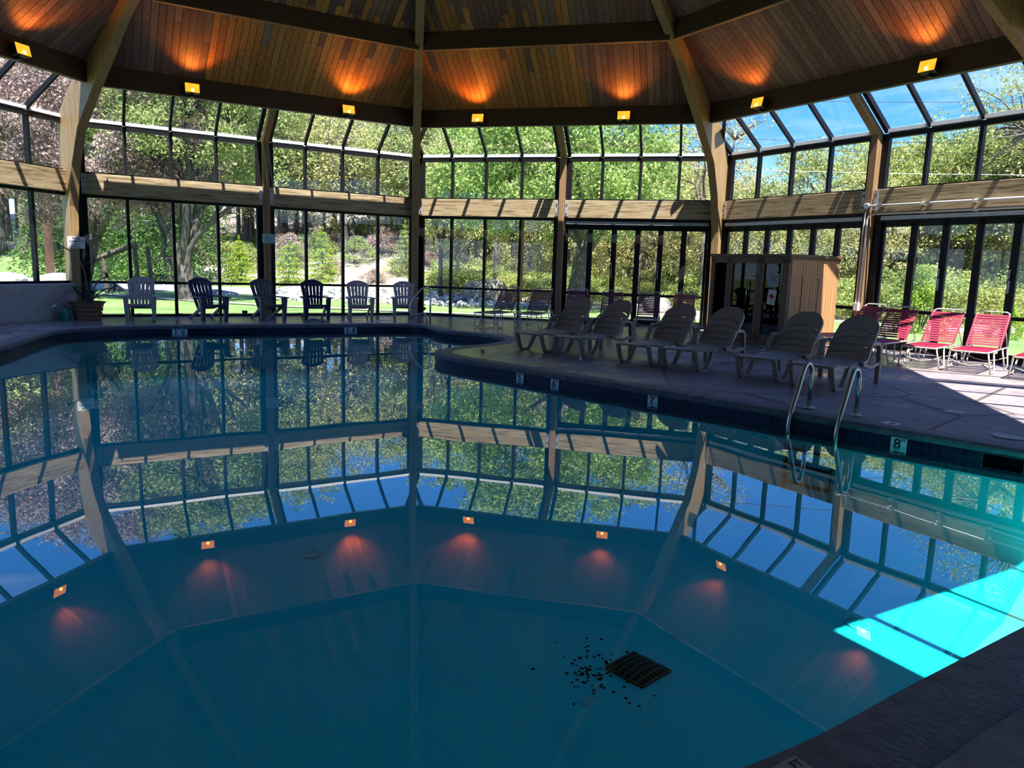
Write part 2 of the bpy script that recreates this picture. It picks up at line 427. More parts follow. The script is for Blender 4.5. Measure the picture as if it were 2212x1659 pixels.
m = ringmesh([at(IN, -.075), at(jig(POOL), -.062), at(jig(POOL), -.022), at(offset(POOL, .014), .001), at(offset(POOL, .05), .006), at(offset(CO, -.03), .006), at(CO, .001), at(CO, -.08)])
obj('pool_coping', m, M['coping'], smooth=True, kind='structure', label='dark textured stone coping running round the pool edge', cat='coping')
m = ringmesh([at(IN, -.30), at(IN, -.07)])
o = obj('trim_1', m, M['tile'], kind='structure', label='navy blue tile band at the waterline of the pool', cat='tile band', recalc=False)
uv = o.data.uv_layers.new(name='UVMap'); n_ = len(IN); acc = [0]
for k in range(n_): acc.append(acc[-1]+(IN[(k+1) % n_]-IN[k]).length)
for p in o.data.polygons:
    q = p.index % n_
    for li in p.loop_indices:
        vi = o.data.loops[li].vertex_index; c = vi % n_
        uu = acc[q] if c == q else acc[q+1]
        uv.data[li].uv = (uu, o.data.vertices[vi].co.z+.07)
m = ringmesh([at(IN, -.30), at(IN, FLOOR+.12), at(offset(POOL, -.06), FLOOR+.03), at(offset(POOL, -.16), FLOOR)])
bs_ = offset(POOL, -.16); tri = tessellate_polygon([[Vector((p.x, p.y, 0)) for p in bs_]])
b0 = len(m.v); m.add(at(bs_, FLOOR), tri)
obj('pool_basin', m, M['plaster'], smooth=True, kind='structure', label='blue plastered pool basin under the water', cat='pool basin', recalc=False)
m = MB(); tri = tessellate_polygon([[Vector((p.x, p.y, 0)) for p in IN]]); m.add(at(IN, -.16), tri)
o = obj('pool_water', m, M['water'], kind='structure', label='still blue water mirroring the windows', cat='water', recalc=False)
if o.data.polygons[0].normal.z < 0: o.data.flip_normals()
# deck: octagon slab with the pool cut out
def vert(k, R=AP/math.cos(PI/8)):
    a = TH-PI/4*(k-.5); return Vector((OX+R*math.cos(a), OY+R*math.sin(a)))
OCT = [vert(k, 11.5) for k in range(8)]
hole = offset(CO, -.015)
polys = [[Vector((p.x, p.y, 0)) for p in OCT], [Vector((p.x, p.y, 0)) for p in hole]]
tri = tessellate_polygon(polys); m = MB(); allp = OCT+hole; m.add(at(allp, 0), tri)
o = obj('floor', m, M['deck'], kind='structure', label='brown stamped concrete pool deck, wet in patches', cat='floor', recalc=False)
for p in o.data.polygons: pass
bm = bmesh.new(); bm.from_mesh(o.data)
for f in bm.faces:
    if f.normal.z < 0: f.normal_flip()
bm.to_mesh(o.data); bm.free()
m = MB(); m.box(-9.5, 9.5, -7, .1, -.3, -.004, Matrix.Translation((0, 0, 0)))
obj('floor_entrance', m, M['deck'], kind='structure', label='concrete floor of the entrance behind the pool', cat='floor')

# ---------------------------------------------------------------- structure: ribs, beams, ceiling, glazing
PROF_IN = [(10.95,-.05),(10.93,1.5),(10.85,2.55),(10.62,3.44),(10.25,4.21),(9.4,5.0),(8.75,5.57),(8.1,6.17),(6.85,7.0),(.5,10.75)]
def rib_top(r): return roof_z(AP-r*math.cos(PI/8))+.03
PROF_OUT = [(.5, rib_top(.5)), (10.35, rib_top(10.35)), (10.62, 5.05), (11.2, 4.50), (11.28, -.05)]
OFFS = {0: -.2, 1: -.05, 2: -.05}
RIBL = {0: 'arched timber column behind the potted plant, capacity sign on it', 1: 'arched timber column in the middle, ending beside the pale chairs', 2: 'arched timber column rising behind the sauna cabin', 3: 'arched timber column at the upper right corner, red loungers below',
        -1: 'arched timber column at the far left, outside the view', 4: 'arched timber column on the right near the pool end', 6: 'arched timber column on the left behind the pool'}
for k in (-1, 0, 1, 2, 3, 4, 6):
    m = MB(); m.prism([(-.1, r, z) for r, z in PROF_IN]+[(-.1, r, z) for r, z in PROF_OUT], (.2, 0, 0))
    obj('arched_column', m, M['glulam'], mw=FC(k, OFFS.get(k, -.05)), bevel=.008, kind='structure', label=RIBL[k], cat='column')

EAVE = {3: 1.78, 4: 1.0}  # eaves of two unseen sides, shifted to shape the sun patches indoors
SIDE = {-1: 'far left', 0: 'left far', 1: 'right far', 2: 'right', 3: 'near right', 4: 'near end', 5: 'entrance', 6: 'near left'}
def tri_poly(d): return (AP-d)*math.tan(PI/8)
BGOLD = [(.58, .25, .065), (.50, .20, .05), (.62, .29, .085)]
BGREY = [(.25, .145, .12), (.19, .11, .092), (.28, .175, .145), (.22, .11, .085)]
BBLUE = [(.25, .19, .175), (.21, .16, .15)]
for i in range(-1, 7):
    e = EAVE.get(i, 1.33); rr = random.Random(40+i)
    F = FW(i)
    # boards
    m = MB(); w = .150; nb = int(2*HALF/w)+2
    for j in range(nb):
        s0 = -HALF+j*w; s1 = s0+w-.010; sm = abs((s0+s1)/2)
        dm = AP-sm/math.tan(PI/8)+.12
        d = e-.13; row = 0
        while d < dm:
            d2 = min(dm, d+rr.choice((.9, 1.3, 1.8, 2.4, 3.0)) if row else d+(rr.uniform(.8, 1.5) if j % 4 == 1 else rr.uniform(1.6, 3.4)))
            mid = (d+d2)/2; smid = (s0+s1)/2
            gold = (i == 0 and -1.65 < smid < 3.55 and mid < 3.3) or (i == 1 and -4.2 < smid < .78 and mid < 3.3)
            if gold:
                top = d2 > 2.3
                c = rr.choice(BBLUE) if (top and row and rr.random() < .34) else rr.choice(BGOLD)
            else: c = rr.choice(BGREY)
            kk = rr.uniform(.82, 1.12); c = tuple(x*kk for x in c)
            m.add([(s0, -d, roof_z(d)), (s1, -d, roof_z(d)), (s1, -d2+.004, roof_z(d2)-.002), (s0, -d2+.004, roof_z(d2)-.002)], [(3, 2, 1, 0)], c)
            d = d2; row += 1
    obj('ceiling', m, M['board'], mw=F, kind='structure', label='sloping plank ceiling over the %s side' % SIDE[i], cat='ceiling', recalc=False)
    # roof slab over it
    d0 = e-.15; m = MB(); t0 = tri_poly(d0)+.05
    m.prism([(-t0, -d0, roof_z(d0)+.012), (t0, -d0, roof_z(d0)+.012), (0, -AP, roof_z(AP)+.012)], (0, 0, .14))
    obj('roof', m, M['beam'], mw=F, kind='structure', label='roof slab over the %s side' % SIDE[i], cat='roof')
    # eave beam and upper ring beam
    h = tri_poly(e)-.05
    m = MB(); m.box(-h, h, -e, -e+.14, roof_z(e)-.44, roof_z(e)+.012)
    if i in (0, 1, 2, -1, 3):
        obj('eave_beam', m, M['beam'], mw=F, bevel=.01, kind='structure', label='dark timber eave beam with amber lamps over the %s windows' % SIDE[i], cat='beam')
    else:
        obj('eave_beam', m, M['beam'], mw=F, kind='structure', label='dark timber eave beam on the %s side' % SIDE[i], cat='beam')
    d = 3.4; h = tri_poly(d)-.05
    m = MB(); m.box(-h, h, -d, -d+.14, 6.46, 6.85)
    m2 = MB(); m2.box(-h, h, -d-.004, -d+.06, 6.440, 6.462)  # paler strip puts the light on the beam's underside into the wood colour
    obj('trim_%d' % (30+i), m2, M['post'], mw=F, kind='structure', label='pale strip painting the lit underside of the upper roof beam on the %s side' % SIDE[i], cat='trim')
    obj('ring_beam', m, M['beam'], mw=F, bevel=.01, kind='structure', label='dark upper roof beam across the %s ceiling' % SIDE[i], cat='beam')

WN = [0]; DN = [0]
def slope(d): return 4.53+.756*d
def window(name_lbl, i, frame, panes, lbl):
    WN[0] += 1
    o = obj('window_%d' % WN[0], frame, M['black'], mw=FW(i), kind='structure', label=lbl, cat='window')
    m = MB()
    for q in panes: m.add(q, [(0, 1, 2, 3)])
    obj('window_pane', m, M['glass'], parent=o, recalc=False)
    return o
ORD = {0: 'left half of', 1: 'right half of'}
def glaze(i, half, low='window', sloped=True, upper=True):
    """one half facade: two panes rows and the sloped glazing above."""
    e = EAVE.get(i, 1.33)-.12
    sgn = -1 if half == 0 else 1
    xs = [0.15, 1.06, 2.08, 3.10, HALF-.16] if sgn > 0 else [-HALF+.16, -3.22, -2.22, -1.18, -.15]
    x0, x1 = xs[0], xs[-1]; a, b = sorted((x0, x1))
    if upper:
        m = MB(); zt, zb = 4.375, 3.377
        for k, x in enumerate(xs):
            wd = .075 if k in (0, 4) else .038
            m.box(x-wd, x+wd, -.05, .05, zb-.03, zt+.05)
        m.box(a-.1, b+.1, -.06, .05, zt, zt+.095); m.box(a-.1, b+.1, -.05, .05, zb-.04, zb)
        window('', i, m, [[(xs[k], 0, zb), (xs[k+1], 0, zb), (xs[k+1], 0, zt), (xs[k], 0, zt)] for k in range(4)],
               'upper row of four panes, %s the %s facade' % (ORD[half], SIDE[i]))
    if sloped:
        m = MB(); vv = Vector((0, -1, .756)).normalized(); nn = Vector((0, .756, 1)).normalized()
        for k, x in enumerate(xs):
            wd = .03 if 0 < k < 4 else .045
            p = []
            for dd in (0, e):
                c = Vector((x, -dd, slope(dd)))
                p.append([c+Vector((-wd, 0, 0))-nn*.05, c+Vector((wd, 0, 0))-nn*.05, c+Vector((wd, 0, 0))+nn*.05, c+Vector((-wd, 0, 0))+nn*.05])
            m.hexa(p[0]+p[1])
        ex = -.015 if True else 0
        o = window('', i, m, [[(xs[k], 0, slope(0)), (xs[k+1], 0, slope(0)), (xs[k+1], -e, slope(e)), (xs[k], -e, slope(e))] for k in range(4)],
               'sloping roof glazing of four panes, %s the %s facade' % (ORD[half], SIDE[i]))
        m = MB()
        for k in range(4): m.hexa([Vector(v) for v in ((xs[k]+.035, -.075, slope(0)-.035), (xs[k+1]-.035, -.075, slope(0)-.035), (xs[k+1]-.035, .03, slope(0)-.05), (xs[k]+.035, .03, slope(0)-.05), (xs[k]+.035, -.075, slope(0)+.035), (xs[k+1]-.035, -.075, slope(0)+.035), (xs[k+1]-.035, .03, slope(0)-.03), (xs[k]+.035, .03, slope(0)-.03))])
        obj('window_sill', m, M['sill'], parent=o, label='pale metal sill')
    if low == 'window':
        m = MB(); zb = .055; zt = 2.79
        if i in (-1, 6): zb = .86
        for k, x in enumerate(xs):
            wd = .075 if k in (0, 4) else .036
            m.box(x-wd, x+wd, -.05, .05, 0 if zb < .5 else zb-.05, 2.85)
        m.box(a-.1, b+.1, -.06, .06, zb-.07, zb); m.box(a-.1, b+.1, -.05, .05, zt, 2.86)
        if zb < .5: m.box(a, b, -.045, .045, .80, .86)
        window('', i, m, [[(xs[k], 0, zb), (xs[k+1], 0, zb), (xs[k+1], 0, zt), (xs[k], 0, zt)] for k in range(4)],
               'tall lower panes with a mid rail, %s the %s facade' % (ORD[half], SIDE[i]))
    elif low == 'door':
        DN[0] += 1
        es = [.12, .80, 1.46, 2.10, 2.71, 3.32, 3.94] if i == 1 else [.26, .97, 1.62, 2.27, 2.93, 3.56, 4.18]
        if half == 0: es = [-4.12, -3.47, -2.79, -2.12, -1.46, -.81, -.17]
        m = MB(); m.box(es[0]-.14, es[-1]+.14, -.09, .06, 2.66, 2.86); m.box(es[0]-.12, es[0], -.09, .06, 0, 2.7); m.box(es[-1], es[-1]+.12, -.09, .06, 0, 2.7)
        m.box(es[0], es[-1], -.07, .06, -.005, .03)
        o = obj('door_%d' % DN[0], m, M['black'], mw=FW(i), kind='structure', label='six leaf black folding glass door, %s the %s facade' % (ORD[half], SIDE[i]), cat='door')
        m = MB(); m.box(es[0], es[-1], -.115, -.085, 2.70, 2.78); obj('track_rail', m, M['plate'], parent=o, label='pale metal track')
        for k in range(6):
            p, q = es[k]+.001, es[k+1]-.001; st = .07; zt, zb = 2.66, .035
            m = MB(); m.box(p, p+st, -.03, .03, zb, zt); m.box(q-st, q, -.03, .03, zb, zt)
            m.box(p, q, -.03, .03, zt-.10, zt); m.box(p, q, -.03, .03, zb, zb+.12); m.box(p, q, -.028, .028, .79, .86)
            lf = obj('door_leaf', m, M['black'], parent=o)
            g = MB(); g.add([(p+st, 0, zb), (q-st, 0, zb), (q-st, 0, zt), (p+st, 0, zt)], [(0, 1, 2, 3)]); obj('door_pane', g, M['glass'], parent=lf, recalc=False)
            if k in (1, 3):
                g = MB(); g.box(q-.045, q-.015, -.055, -.03, 1.28, 1.52); g.box(q-.04, q-.02, -.075, -.05, 1.55, 1.72); obj('door_handle', g, M['plate'], parent=lf)
    # girt beam with bracket plates
    g0, g1 = (-HALF+.13, -.085) if half == 0 else (.085, HALF-.13)
    if upper or low:
        m = MB(); m.box(g0, g1, -.17, .06, 2.86, 3.335)
        o = obj('girt_beam', m, M['girt'], mw=FW(i), bevel=.01, kind='structure', label='weathered wooden girt, %s the %s facade' % (ORD[half], SIDE[i]), cat='beam')
        for x, sg in ((g0, 1), (g1, -1)):
            c0, c1 = sorted((x+sg*.005, x+sg*.10)); m = MB(); m.box(c0, c1, -.182, -.165, 2.90, 3.30)
            pl = obj('bracket_plate', m, M['plate'], parent=o)
            for z in (2.98, 3.22):
                m = MB(); m.box((c0+c1)/2-.012, (c0+c1)/2+.012, -.20, -.18, z-.03, z+.012); obj('bolt', m, M['bolt'], parent=pl)

for i in (-1, 0, 1, 2, 3, 6):
    for half in (0, 1):
        glaze(i, half, 'door' if (i == 2 or (i == 1 and half == 1)) else 'window')
    m = MB(); m.box(-.08, .08, -.22, .02, 0, 4.48)
    obj('wood_post', m, M['post'], mw=FW(i), bevel=.006, kind='structure', label='timber post halfway along the %s facade' % SIDE[i], cat='post')
    e = EAVE.get(i, 1.33)-.12
    m = MB(); p = []
    for dd in (.02, e):
        zz = slope(dd); p.append([Vector((-.075, -dd, zz-.24)), Vector((.075, -dd, zz-.24)), Vector((.075, -dd, zz-.06)), Vector((-.075, -dd, zz-.06))])
    m.hexa(p[0]+p[1]); obj('wood_rafter', m, M['post'], mw=FW(i), kind='structure', label='short sloping timber rafter above the %s post' % SIDE[i], cat='rafter')
    m = MB()
    for x in (-.105, .105): m.box(x-.028, x+.028, -.06, .05, 0, 4.47)
    obj('trim_%d' % (10+i), m, M['black'], mw=FW(i), kind='structure', label='black metal jambs beside the %s timber post' % SIDE[i], cat='trim')
    m = MB()
    for x in (-HALF+.08, HALF-.08): m.box(x-.06, x+.06, -.06, .05, 0, 4.50)
    obj('trim_%d' % (20+i), m, M['black'], mw=FW(i), kind='structure', label='black corner mullions of the %s facade' % SIDE[i], cat='trim')
# near end: solid wall below, roof glazing over its right half only
glaze(4, 0, None, True, False)
m = MB(); m.box(-HALF, HALF, -.02, .12, 0, 4.5); obj('wall_near', m, M['pale_wall'], mw=FW(4), kind='structure', label='solid wall of the near pool end', cat='wall')
m = MB(); p = [Vector(v) for v in ((.3, 0, 4.45), (HALF, 0, 4.45), (HALF-.4, -1.3, 5.56), (.3, -1.3, 5.56))]
m.hexa(p+[v+Vector((0, .06, .12)) for v in p]); obj('roof_lower', m, M['pale_wall'], mw=FW(4), kind='structure', label='closed lower roof over the entrance', cat='roof')
m = MB(); m.box(-HALF, HALF, .0, .15, 3.2, 5.5)
m.box(-HALF+1.8, HALF, 0, .15, 0, 3.3)
obj('wall_entrance', m, M['pale_wall'], mw=FW(5), kind='structure', label='unseen cream wall beside the entrance', cat='wall')
m = MB(); p = [Vector(v) for v in ((-HALF, 0, 4.45), (HALF, 0, 4.45), (HALF-.4, -1.3, 5.56), (-HALF+.4, -1.3, 5.56))]
m.hexa(p+[v+Vector((0, .06, .12)) for v in p]); obj('roof_entrance', m, M['pale_wall'], mw=FW(5), kind='structure', label='closed roof above the entrance wall', cat='roof')
m = MB(); m.box(-9, 9, -7, -6.85, -.1, 4); m.box(-9, -8.85, -7, 1.5, -.1, 4); m.box(8.85, 9, -7, 4, -.1, 4); m.box(-9, 9, -7, -.6, 4, 4.15)
obj('wall_back', m, M['pale_wall'], kind='structure', label='walls of the dim lobby behind the camera', cat='wall')
# knee wall on the left
for i in (-1, 6):
    m = MB(); m.box(-HALF+.1, HALF-.42, -.28, .1, 0, .80)
    obj('wall_%s' % ('left' if i < 0 else 'left_near'), m, M['stucco'], mw=FW(i), bevel=.01, kind='structure', label='low grey stucco wall under the %s windows' % SIDE[i], cat='wall')
    if i < 0:
        m = MB(); m.box(HALF-.42, HALF-.12, -.10, .1, 0, .80); obj('wall_left_end', m, M['stucco'], mw=FW(i), kind='structure', label='stucco wall end beside the timber column', cat='wall')

# ---------------------------------------------------------------- lamps on the eave beams
def ribbon(m, path, th, x0, x1):    # rectangular bar following a (y,z) path, extruded in x
    n = len(path); L_, R2 = [], []
    for k in range(n):
        a = Vector(path[max(k-1, 0)]); b = Vector(path[min(k+1, n-1)]); t = (b-a).normalized(); w = Vector((-t.y, t.x))*th/2
        p = Vector(path[k]); L_.append(p+w); R2.append(p-w)
    for k in range(n-1):
        q = [L_[k], R2[k], R2[k+1], L_[k+1]]
        m.hexa([(x0, v.x, v.y) for v in q]+[(x1, v.x, v.y) for v in q])
    return m
LAMPS = [(-1, 1.72, 'amber floodlight nearest the upper left corner, on the far left eave beam'), (0, -1.89, 'amber floodlight on the left far eave beam, nearer the left column'), (0, 1.76, 'amber floodlight on the left far eave beam, nearer the middle column'),
         (1, -2.05, 'amber floodlight on the right far eave beam, just right of the middle column'), (1, 1.72, 'amber floodlight on the right far eave beam, nearer the right column'),
         (2, -2.08, 'amber floodlight on the right eave beam, beside the right column'), (2, 1.78, 'amber floodlight on the right eave beam near the upper right corner')]
for i, s, lb in LAMPS:
    p = wp(i, s, 1.33, 5.26); n = nrm(i); rz = math.atan2(n.y, n.x)-PI/2
    t = thing('floodlight', p, rz, lb, 'lamp', 'amber floodlights')
    T = Matrix.Translation((0, -.13, 0)) @ Matrix.Rotation(R_(-14), 4, 'X')
    m = MB(); m.hexa([T @ Vector(v) for v in ((-.13,.13,-.09), (.13,.13,-.09), (.16,-.05,-.11), (-.16,-.05,-.11), (-.13,.13,.09), (.13,.13,.09), (.16,-.05,.11), (-.16,-.05,.11))])
    obj('housing', m, M['black'], t)
    m = MB(); m.box(-.15, .15, -.062, -.05, -.10, .10, T); ln = obj('lens', m, M['amber'], t, label='glowing amber lens')
    m = MB(); m.lathe([(.03, 0), (.034, .015), (.02, .03)], 12, T @ Matrix.Translation((0, -.062, -.06)) @ Matrix.Rotation(PI/2, 4, 'X')); obj('bulb', m, M['bulb'], ln)
    m = MB(); m.box(-.06, .06, -.03, .0, -.16, -.10); m.box(-.03, .03, -.14, 0, -.17, -.15); obj('bracket', m, M['black'], t)
    sp = bpy.data.lights.new('floodlight_beam', 'SPOT'); sp.energy = 12; sp.color = (1, .26, .03); sp.spot_size = R_(105); sp.spot_blend = .8; sp.shadow_soft_size = .10
    so = bpy.data.objects.new('floodlight_beam', sp); COL.objects.link(so); so.parent = t; so.location = (0, -.27, .06)
    so.rotation_euler = Vector((0, -.8, 1)).to_track_quat('-Z', 'Y').to_euler()

# ---------------------------------------------------------------- adirondack chairs
def adirondack(mat):
    t = thing('adirondack_chair', (0, 0, 0), 0, '', 'chair', 'adirondack chairs along the windows')
    def back(u, v):
        a = 2*u-1; hw = .205+.095*v; rise = .80*(1-.15*abs(a)**2.2); vv = v*rise
        return Vector((a*hw, .12+vv*.40+.03*a*a, .25+vv*.93))
    def bm_(u, v):
        k = min(range(1, 6), key=lambda q: abs(u-q/6)); return not (abs(u-k/6) < .017 and (.06 < v < .36 or .46 < v < .87))
    m = MB(); m.grid(back, 60, 32, bm_); obj('backrest', m, mat, t, solid=.022, smooth=False)
    m = MB()
    def seat(u, v): return Vector(((2*u-1)*(.265-.05*v), -.36+.52*v, .375-.115*v+.02*(1-v)**4*-1))
    m.grid(seat, 12, 30, lambda u, v: (v*30 % 5) > 1 or abs(2*u-1) > .86); obj('seat', m, mat, t, solid=.024)
    m = MB(); A = []
    for k in range(9):
        a = -1+k/4; A.append((a*.245, -.345, .345-.085*(1 if abs(a) > .99 else abs(a)**4)))
    poly = [Vector(p) for p in A]+[Vector((.245, -.345, .385)), Vector((-.245, -.345, .385))]
    m.prism(poly, (0, .03, 0)); obj('apron', m, mat, t)
    for sg in (-1, 1):
        m = MB(); m.hexa([(sg*x, y, z) for x, y, z in ((.245,-.37,0), (.315,-.37,0), (.315,-.27,0), (.245,-.27,0), (.24,-.39,.54), (.345,-.39,.54), (.345,-.24,.54), (.24,-.24,.54))]); obj('front_leg', m, mat, t, bevel=.008)
        m = MB(); m.hexa([(sg*x, y, z) for x, y, z in ((.235,.40,0), (.275,.40,0), (.275,.50,0), (.235,.50,0), (.225,-.28,.28), (.262,-.28,.28), (.262,-.24,.385), (.225,-.24,.385))]); obj('rear_leg', m, mat, t, bevel=.006)
        m = MB(); P = [(.25,-.44), (.33,-.46), (.385,-.42), (.385,-.1), (.35,.2), (.31,.31), (.255,.30), (.27,0)]
        m.prism([(sg*x, y, .54) for x, y in P], (0, 0, .028)); obj('armrest', m, mat, t, bevel=.006)
    return t
AD = {'taupe': adirondack(M['taupe']), 'navy': adirondack(M['navy']), 'slate': adirondack(M['slate'])}
def face(dx, dy): return math.atan2(dy, dx)+PI/2    # turns local -y to (dx,dy)
used = set()
for key, x, y, ang, lb in [('taupe', -8.75, 17.52, (.40, -.92), 'taupe adirondack chair next to the potted plant'), ('navy', -7.42, 18.12, (.74, -.67), 'navy blue adirondack chair in front of the tree trunk, second from the plant'),
                           ('slate', -6.2, 18.83, (.66, -.75), 'dark grey adirondack chair in front of the post with the mint notice'), ('navy', -5.17, 19.38, (.42, -.91), 'navy blue adirondack chair facing the towel on the pool edge'),
                           ('taupe', -4.13, 19.95, (.33, -.94), 'taupe adirondack chair between the navy chair and the last taupe one'), ('taupe', -3.05, 20.75, (.20, -.98), 'taupe adirondack chair partly behind the bent pool handrail')]:
    rz = face(*ang)
    if key in used: dup(AD[key], (x, y, 0), rz, lb)
    else:
        AD[key].location = (x, y, 0); AD[key].rotation_euler = (0, 0, rz); AD[key]['label'] = lb; used.add(key)

# ---------------------------------------------------------------- brown resin loungers (head towards +y)
def lounger():
    mt = M['brown']; t = thing('sun_lounger', (0, 0, 0), 0, '', 'sun lounger', 'brown resin loungers on the pool deck')
    def prof(v):
        y = -.98+1.16*v; z = .335+.022*math.cos(v*2.2*PI)*(1-v*.4)-.03*max(0, .12-v)/.12
        return y, z
    def seat(u, v):
        a = 2*u-1; y, z = prof(v); r = .30*(1-.12*max(0, .1-v)/.1); return Vector((a*r, y+.06*a*a*(1-v)**6, z-.012*a*a))
    m = MB(); m.grid(seat, 14, 58, lambda u, v: not (abs(2*u-1) < .80 and .06 < v < .95 and (v*58) % 6 < .9)); obj('seat', m, mt, t, solid=.03)
    hz, hy, ca, sa, Ln = .335, .15, math.cos(R_(49)), math.sin(R_(49)), .80
    def back(u, v):
        a = 2*u-1; top = 1-.24*abs(a)**3.2; vv = v*top*Ln; w = .285+.015*math.sin(v*PI)
        return Vector((a*w, hy+vv*ca+.03*(1-a*a)*0+.02*a*a*-1, hz+vv*sa))
    def bmask(u, v):
        k = [.17, .335, .50, .665]
        return not (abs(2*u-1) < .82 and any(abs(v-q) < .018 for q in k))
    m = MB(); m.grid(back, 26, 60, bmask); obj('backrest', m, mt, t, solid=.035)
    for sg in (-1, 1):
        x0, x1 = sorted((sg*.255, sg*.315))
        m = MB(); ribbon(m, [(-.92,.33), (-.86,.16), (-.80,.035), (-.77,.016), (-.60,.016), (-.56,.05), (-.47,.18), (-.40,.32)], .05, x0, x1); obj('front_leg', m, mt, t, bevel=.006)
        x0, x1 = sorted((sg*.30, sg*.365))
        m = MB(); ribbon(m, [(-.12,.325), (.02,.36), (.06,.42), (.12,.54), (.16,.575), (.22,.59), (.36,.585), (.42,.565), (.46,.52)], .05, x0, x1); obj('armrest', m, mt, t, bevel=.006)
        m = MB(); ribbon(m, [(.455,.53), (.475,.35), (.485,.02), (.487,0)], .055, x0, x1); lg = obj('rear_leg', m, mt, t, bevel=.006)
        for z in (.30, .38, .46):
            m = MB(); m.box(x0-.001, x1+.001, .468, .486, z-.012, z+.012); obj('adjuster_notch', m, M['hole'], lg)
        m = MB(); ribbon(m, [(-.10,.315), (.10,.275), (.20,.26), (.46,.30)], .05, x0+.008, x1-.008); obj('side_rail', m, mt, t, bevel=.006)
    return t
BL = [((.15,13.61), (.63,13.18), 'brown lounger standing nearest the inlet of the pool, head against the dark strap loungers'), ((.80,13.09), (1.29,12.62), 'brown lounger beside the one nearest the inlet, small white cap by its feet'),
      ((1.78,12.15), (2.26,11.72), 'brown lounger third from the inlet, standing apart from the first pair'), ((2.43,11.67), (2.87,11.24), 'brown lounger in front of the glass sauna door'),
      ((3.34,10.87), (3.79,10.40), 'brown lounger in front of the sauna side wall, fifth from the inlet'), ((3.84,10.22), (4.33,9.70), 'brown lounger right behind the pool ladder, closest to the camera')]
lz = None
for (ax, ay), (bx, by), lb in BL:
    c = Vector(((ax+bx)/2, (ay+by)/2)); d = Vector((bx-ax, by-ay)).normalized(); h = Vector((-d.y, d.x))   # towards the head
    rz = math.atan2(h.y, h.x)-PI/2; p = c+h*.74
    if lz is None:
        lz = lounger(); lz.location = (p.x, p.y, 0); lz.rotation_euler = (0, 0, rz); lz['label'] = lb
    else: dup(lz, (p.x, p.y, 0), rz, lb)

# ---------------------------------------------------------------- strap loungers
def strap_lounger(smat):
    fm = M['frame']; t = thing('strap_lounger', (0, 0, 0), 0, '', 'strap lounger', 'strap loungers along the glass')
    z = .36
    m = MB(); m.tube([(-.27,.66,z), (-.27,-.84,z), (-.255,-.92,z), (-.21,-.95,z), (.21,-.95,z), (.255,-.92,z), (.27,-.84,z), (.27,.66,z)], .014, 8); obj('side_frame', m, fm, t, smooth=True)
    hy, ca, sa = .12, math.cos(R_(47)), math.sin(R_(47))
    B = lambda x, l, o=0: Vector((x, hy+l*ca-o*sa, z+.015+l*sa+o*ca))
    m = MB(); m.tube([B(-.25,0), B(-.25,.72), B(-.235,.78), B(-.19,.81), B(.19,.81), B(.235,.78), B(.25,.72), B(.25,0)], .014, 8); obj('back_frame', m, fm, t, smooth=True)
    for sg in (-1, 1):
        for y0 in (-.86, .22):
            m = MB(); q = sg*.27; w = sg*.315
            m.tube([(q,y0,z), (w,y0+.06,.07), (w,y0+.085,.025), (w,y0+.125,.014), (w,y0+.295,.014), (w,y0+.335,.025), (w,y0+.36,.07), (q,y0+.42,z)], .0125, 8); obj('leg', m, fm, t, smooth=True)
        m = MB(); m.tube([B(sg*.255,.40), (sg*.275,.60,z)], .009, 6); obj('back_support', m, fm, t, smooth=True)
    for y0 in (-.70, .42):
        m = MB(); m.tube([(-.31,y0,.20), (-.15,y0,.14), (0,y0,.115), (.15,y0,.14), (.31,y0,.20)], .008, 6); obj('cross_brace', m, fm, t, smooth=True)
    me = MB(); me.box(-.265, .265, -.019, .019, .013, .018); me.box(-.268, -.258, -.019, .019, -.016, .016); me.box(.258, .268, -.019, .019, -.016, .016)
    s0 = obj('strap', me, smat, t); s0.location = (0, -.90, z)
    def more(loc, rx):
        c = s0.copy(); COL.objects.link(c); c.parent = t; c.location = loc; c.rotation_euler = (rx, 0, 0)
    for k in range(1, 17): more((0, -.90+k*.062, z), 0)
    for k in range(13):
        p = B(0, .05+k*.055); more((0, p.y, p.z), R_(47))
    return t
STR = []
def put_strap(proto, hx, hy_, fx, fy, lb, group=None):
    d = Vector((fx, fy)).normalized(); rz = face(d.x, d.y); h = -d
    p = Vector((hx, hy_))-h*.12
    if proto not in used:
        used.add(proto); o = PR[proto]; o.location = (p.x, p.y, 0); o.rotation_euler = (0, 0, rz); o['label'] = lb
    else: o = dup(PR[proto], (p.x, p.y, 0), rz, lb)
    return o
PR = {'m': strap_lounger(M['shaded_strap']), 'r': strap_lounger(M['strap'])}
PR['r']['group'] = 'red strap loungers in the sun'
put_strap('m', -.30, 19.0, -.42, -.91, 'red strap lounger coloured as in shade, in front of the boulder, nearest the inlet')
put_strap('m', .58, 19.05, -.30, -.95, 'red strap lounger coloured as in shade, left of the timber post by the folding doors')
put_strap('m', 1.55, 19.1, -.22, -.97, 'red strap lounger coloured as in shade, at the door post, behind the first brown lounger')
put_strap('m', 2.45, 19.0, -.18, -.98, 'red strap lounger coloured as in shade, behind the second brown lounger')
put_strap('m', 3.3, 18.5, -.22, -.97, 'red strap lounger coloured as in shade, seen whole between brown loungers and folding doors')
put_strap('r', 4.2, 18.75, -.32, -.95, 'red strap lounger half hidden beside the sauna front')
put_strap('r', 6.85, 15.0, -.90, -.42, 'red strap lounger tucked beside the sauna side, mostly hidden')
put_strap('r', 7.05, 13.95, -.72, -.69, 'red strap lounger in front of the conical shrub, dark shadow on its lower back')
put_strap('r', 7.58, 13.35, -.70, -.71, 'red strap lounger with a diagonal shadow across the back, next to the conical shrub one')
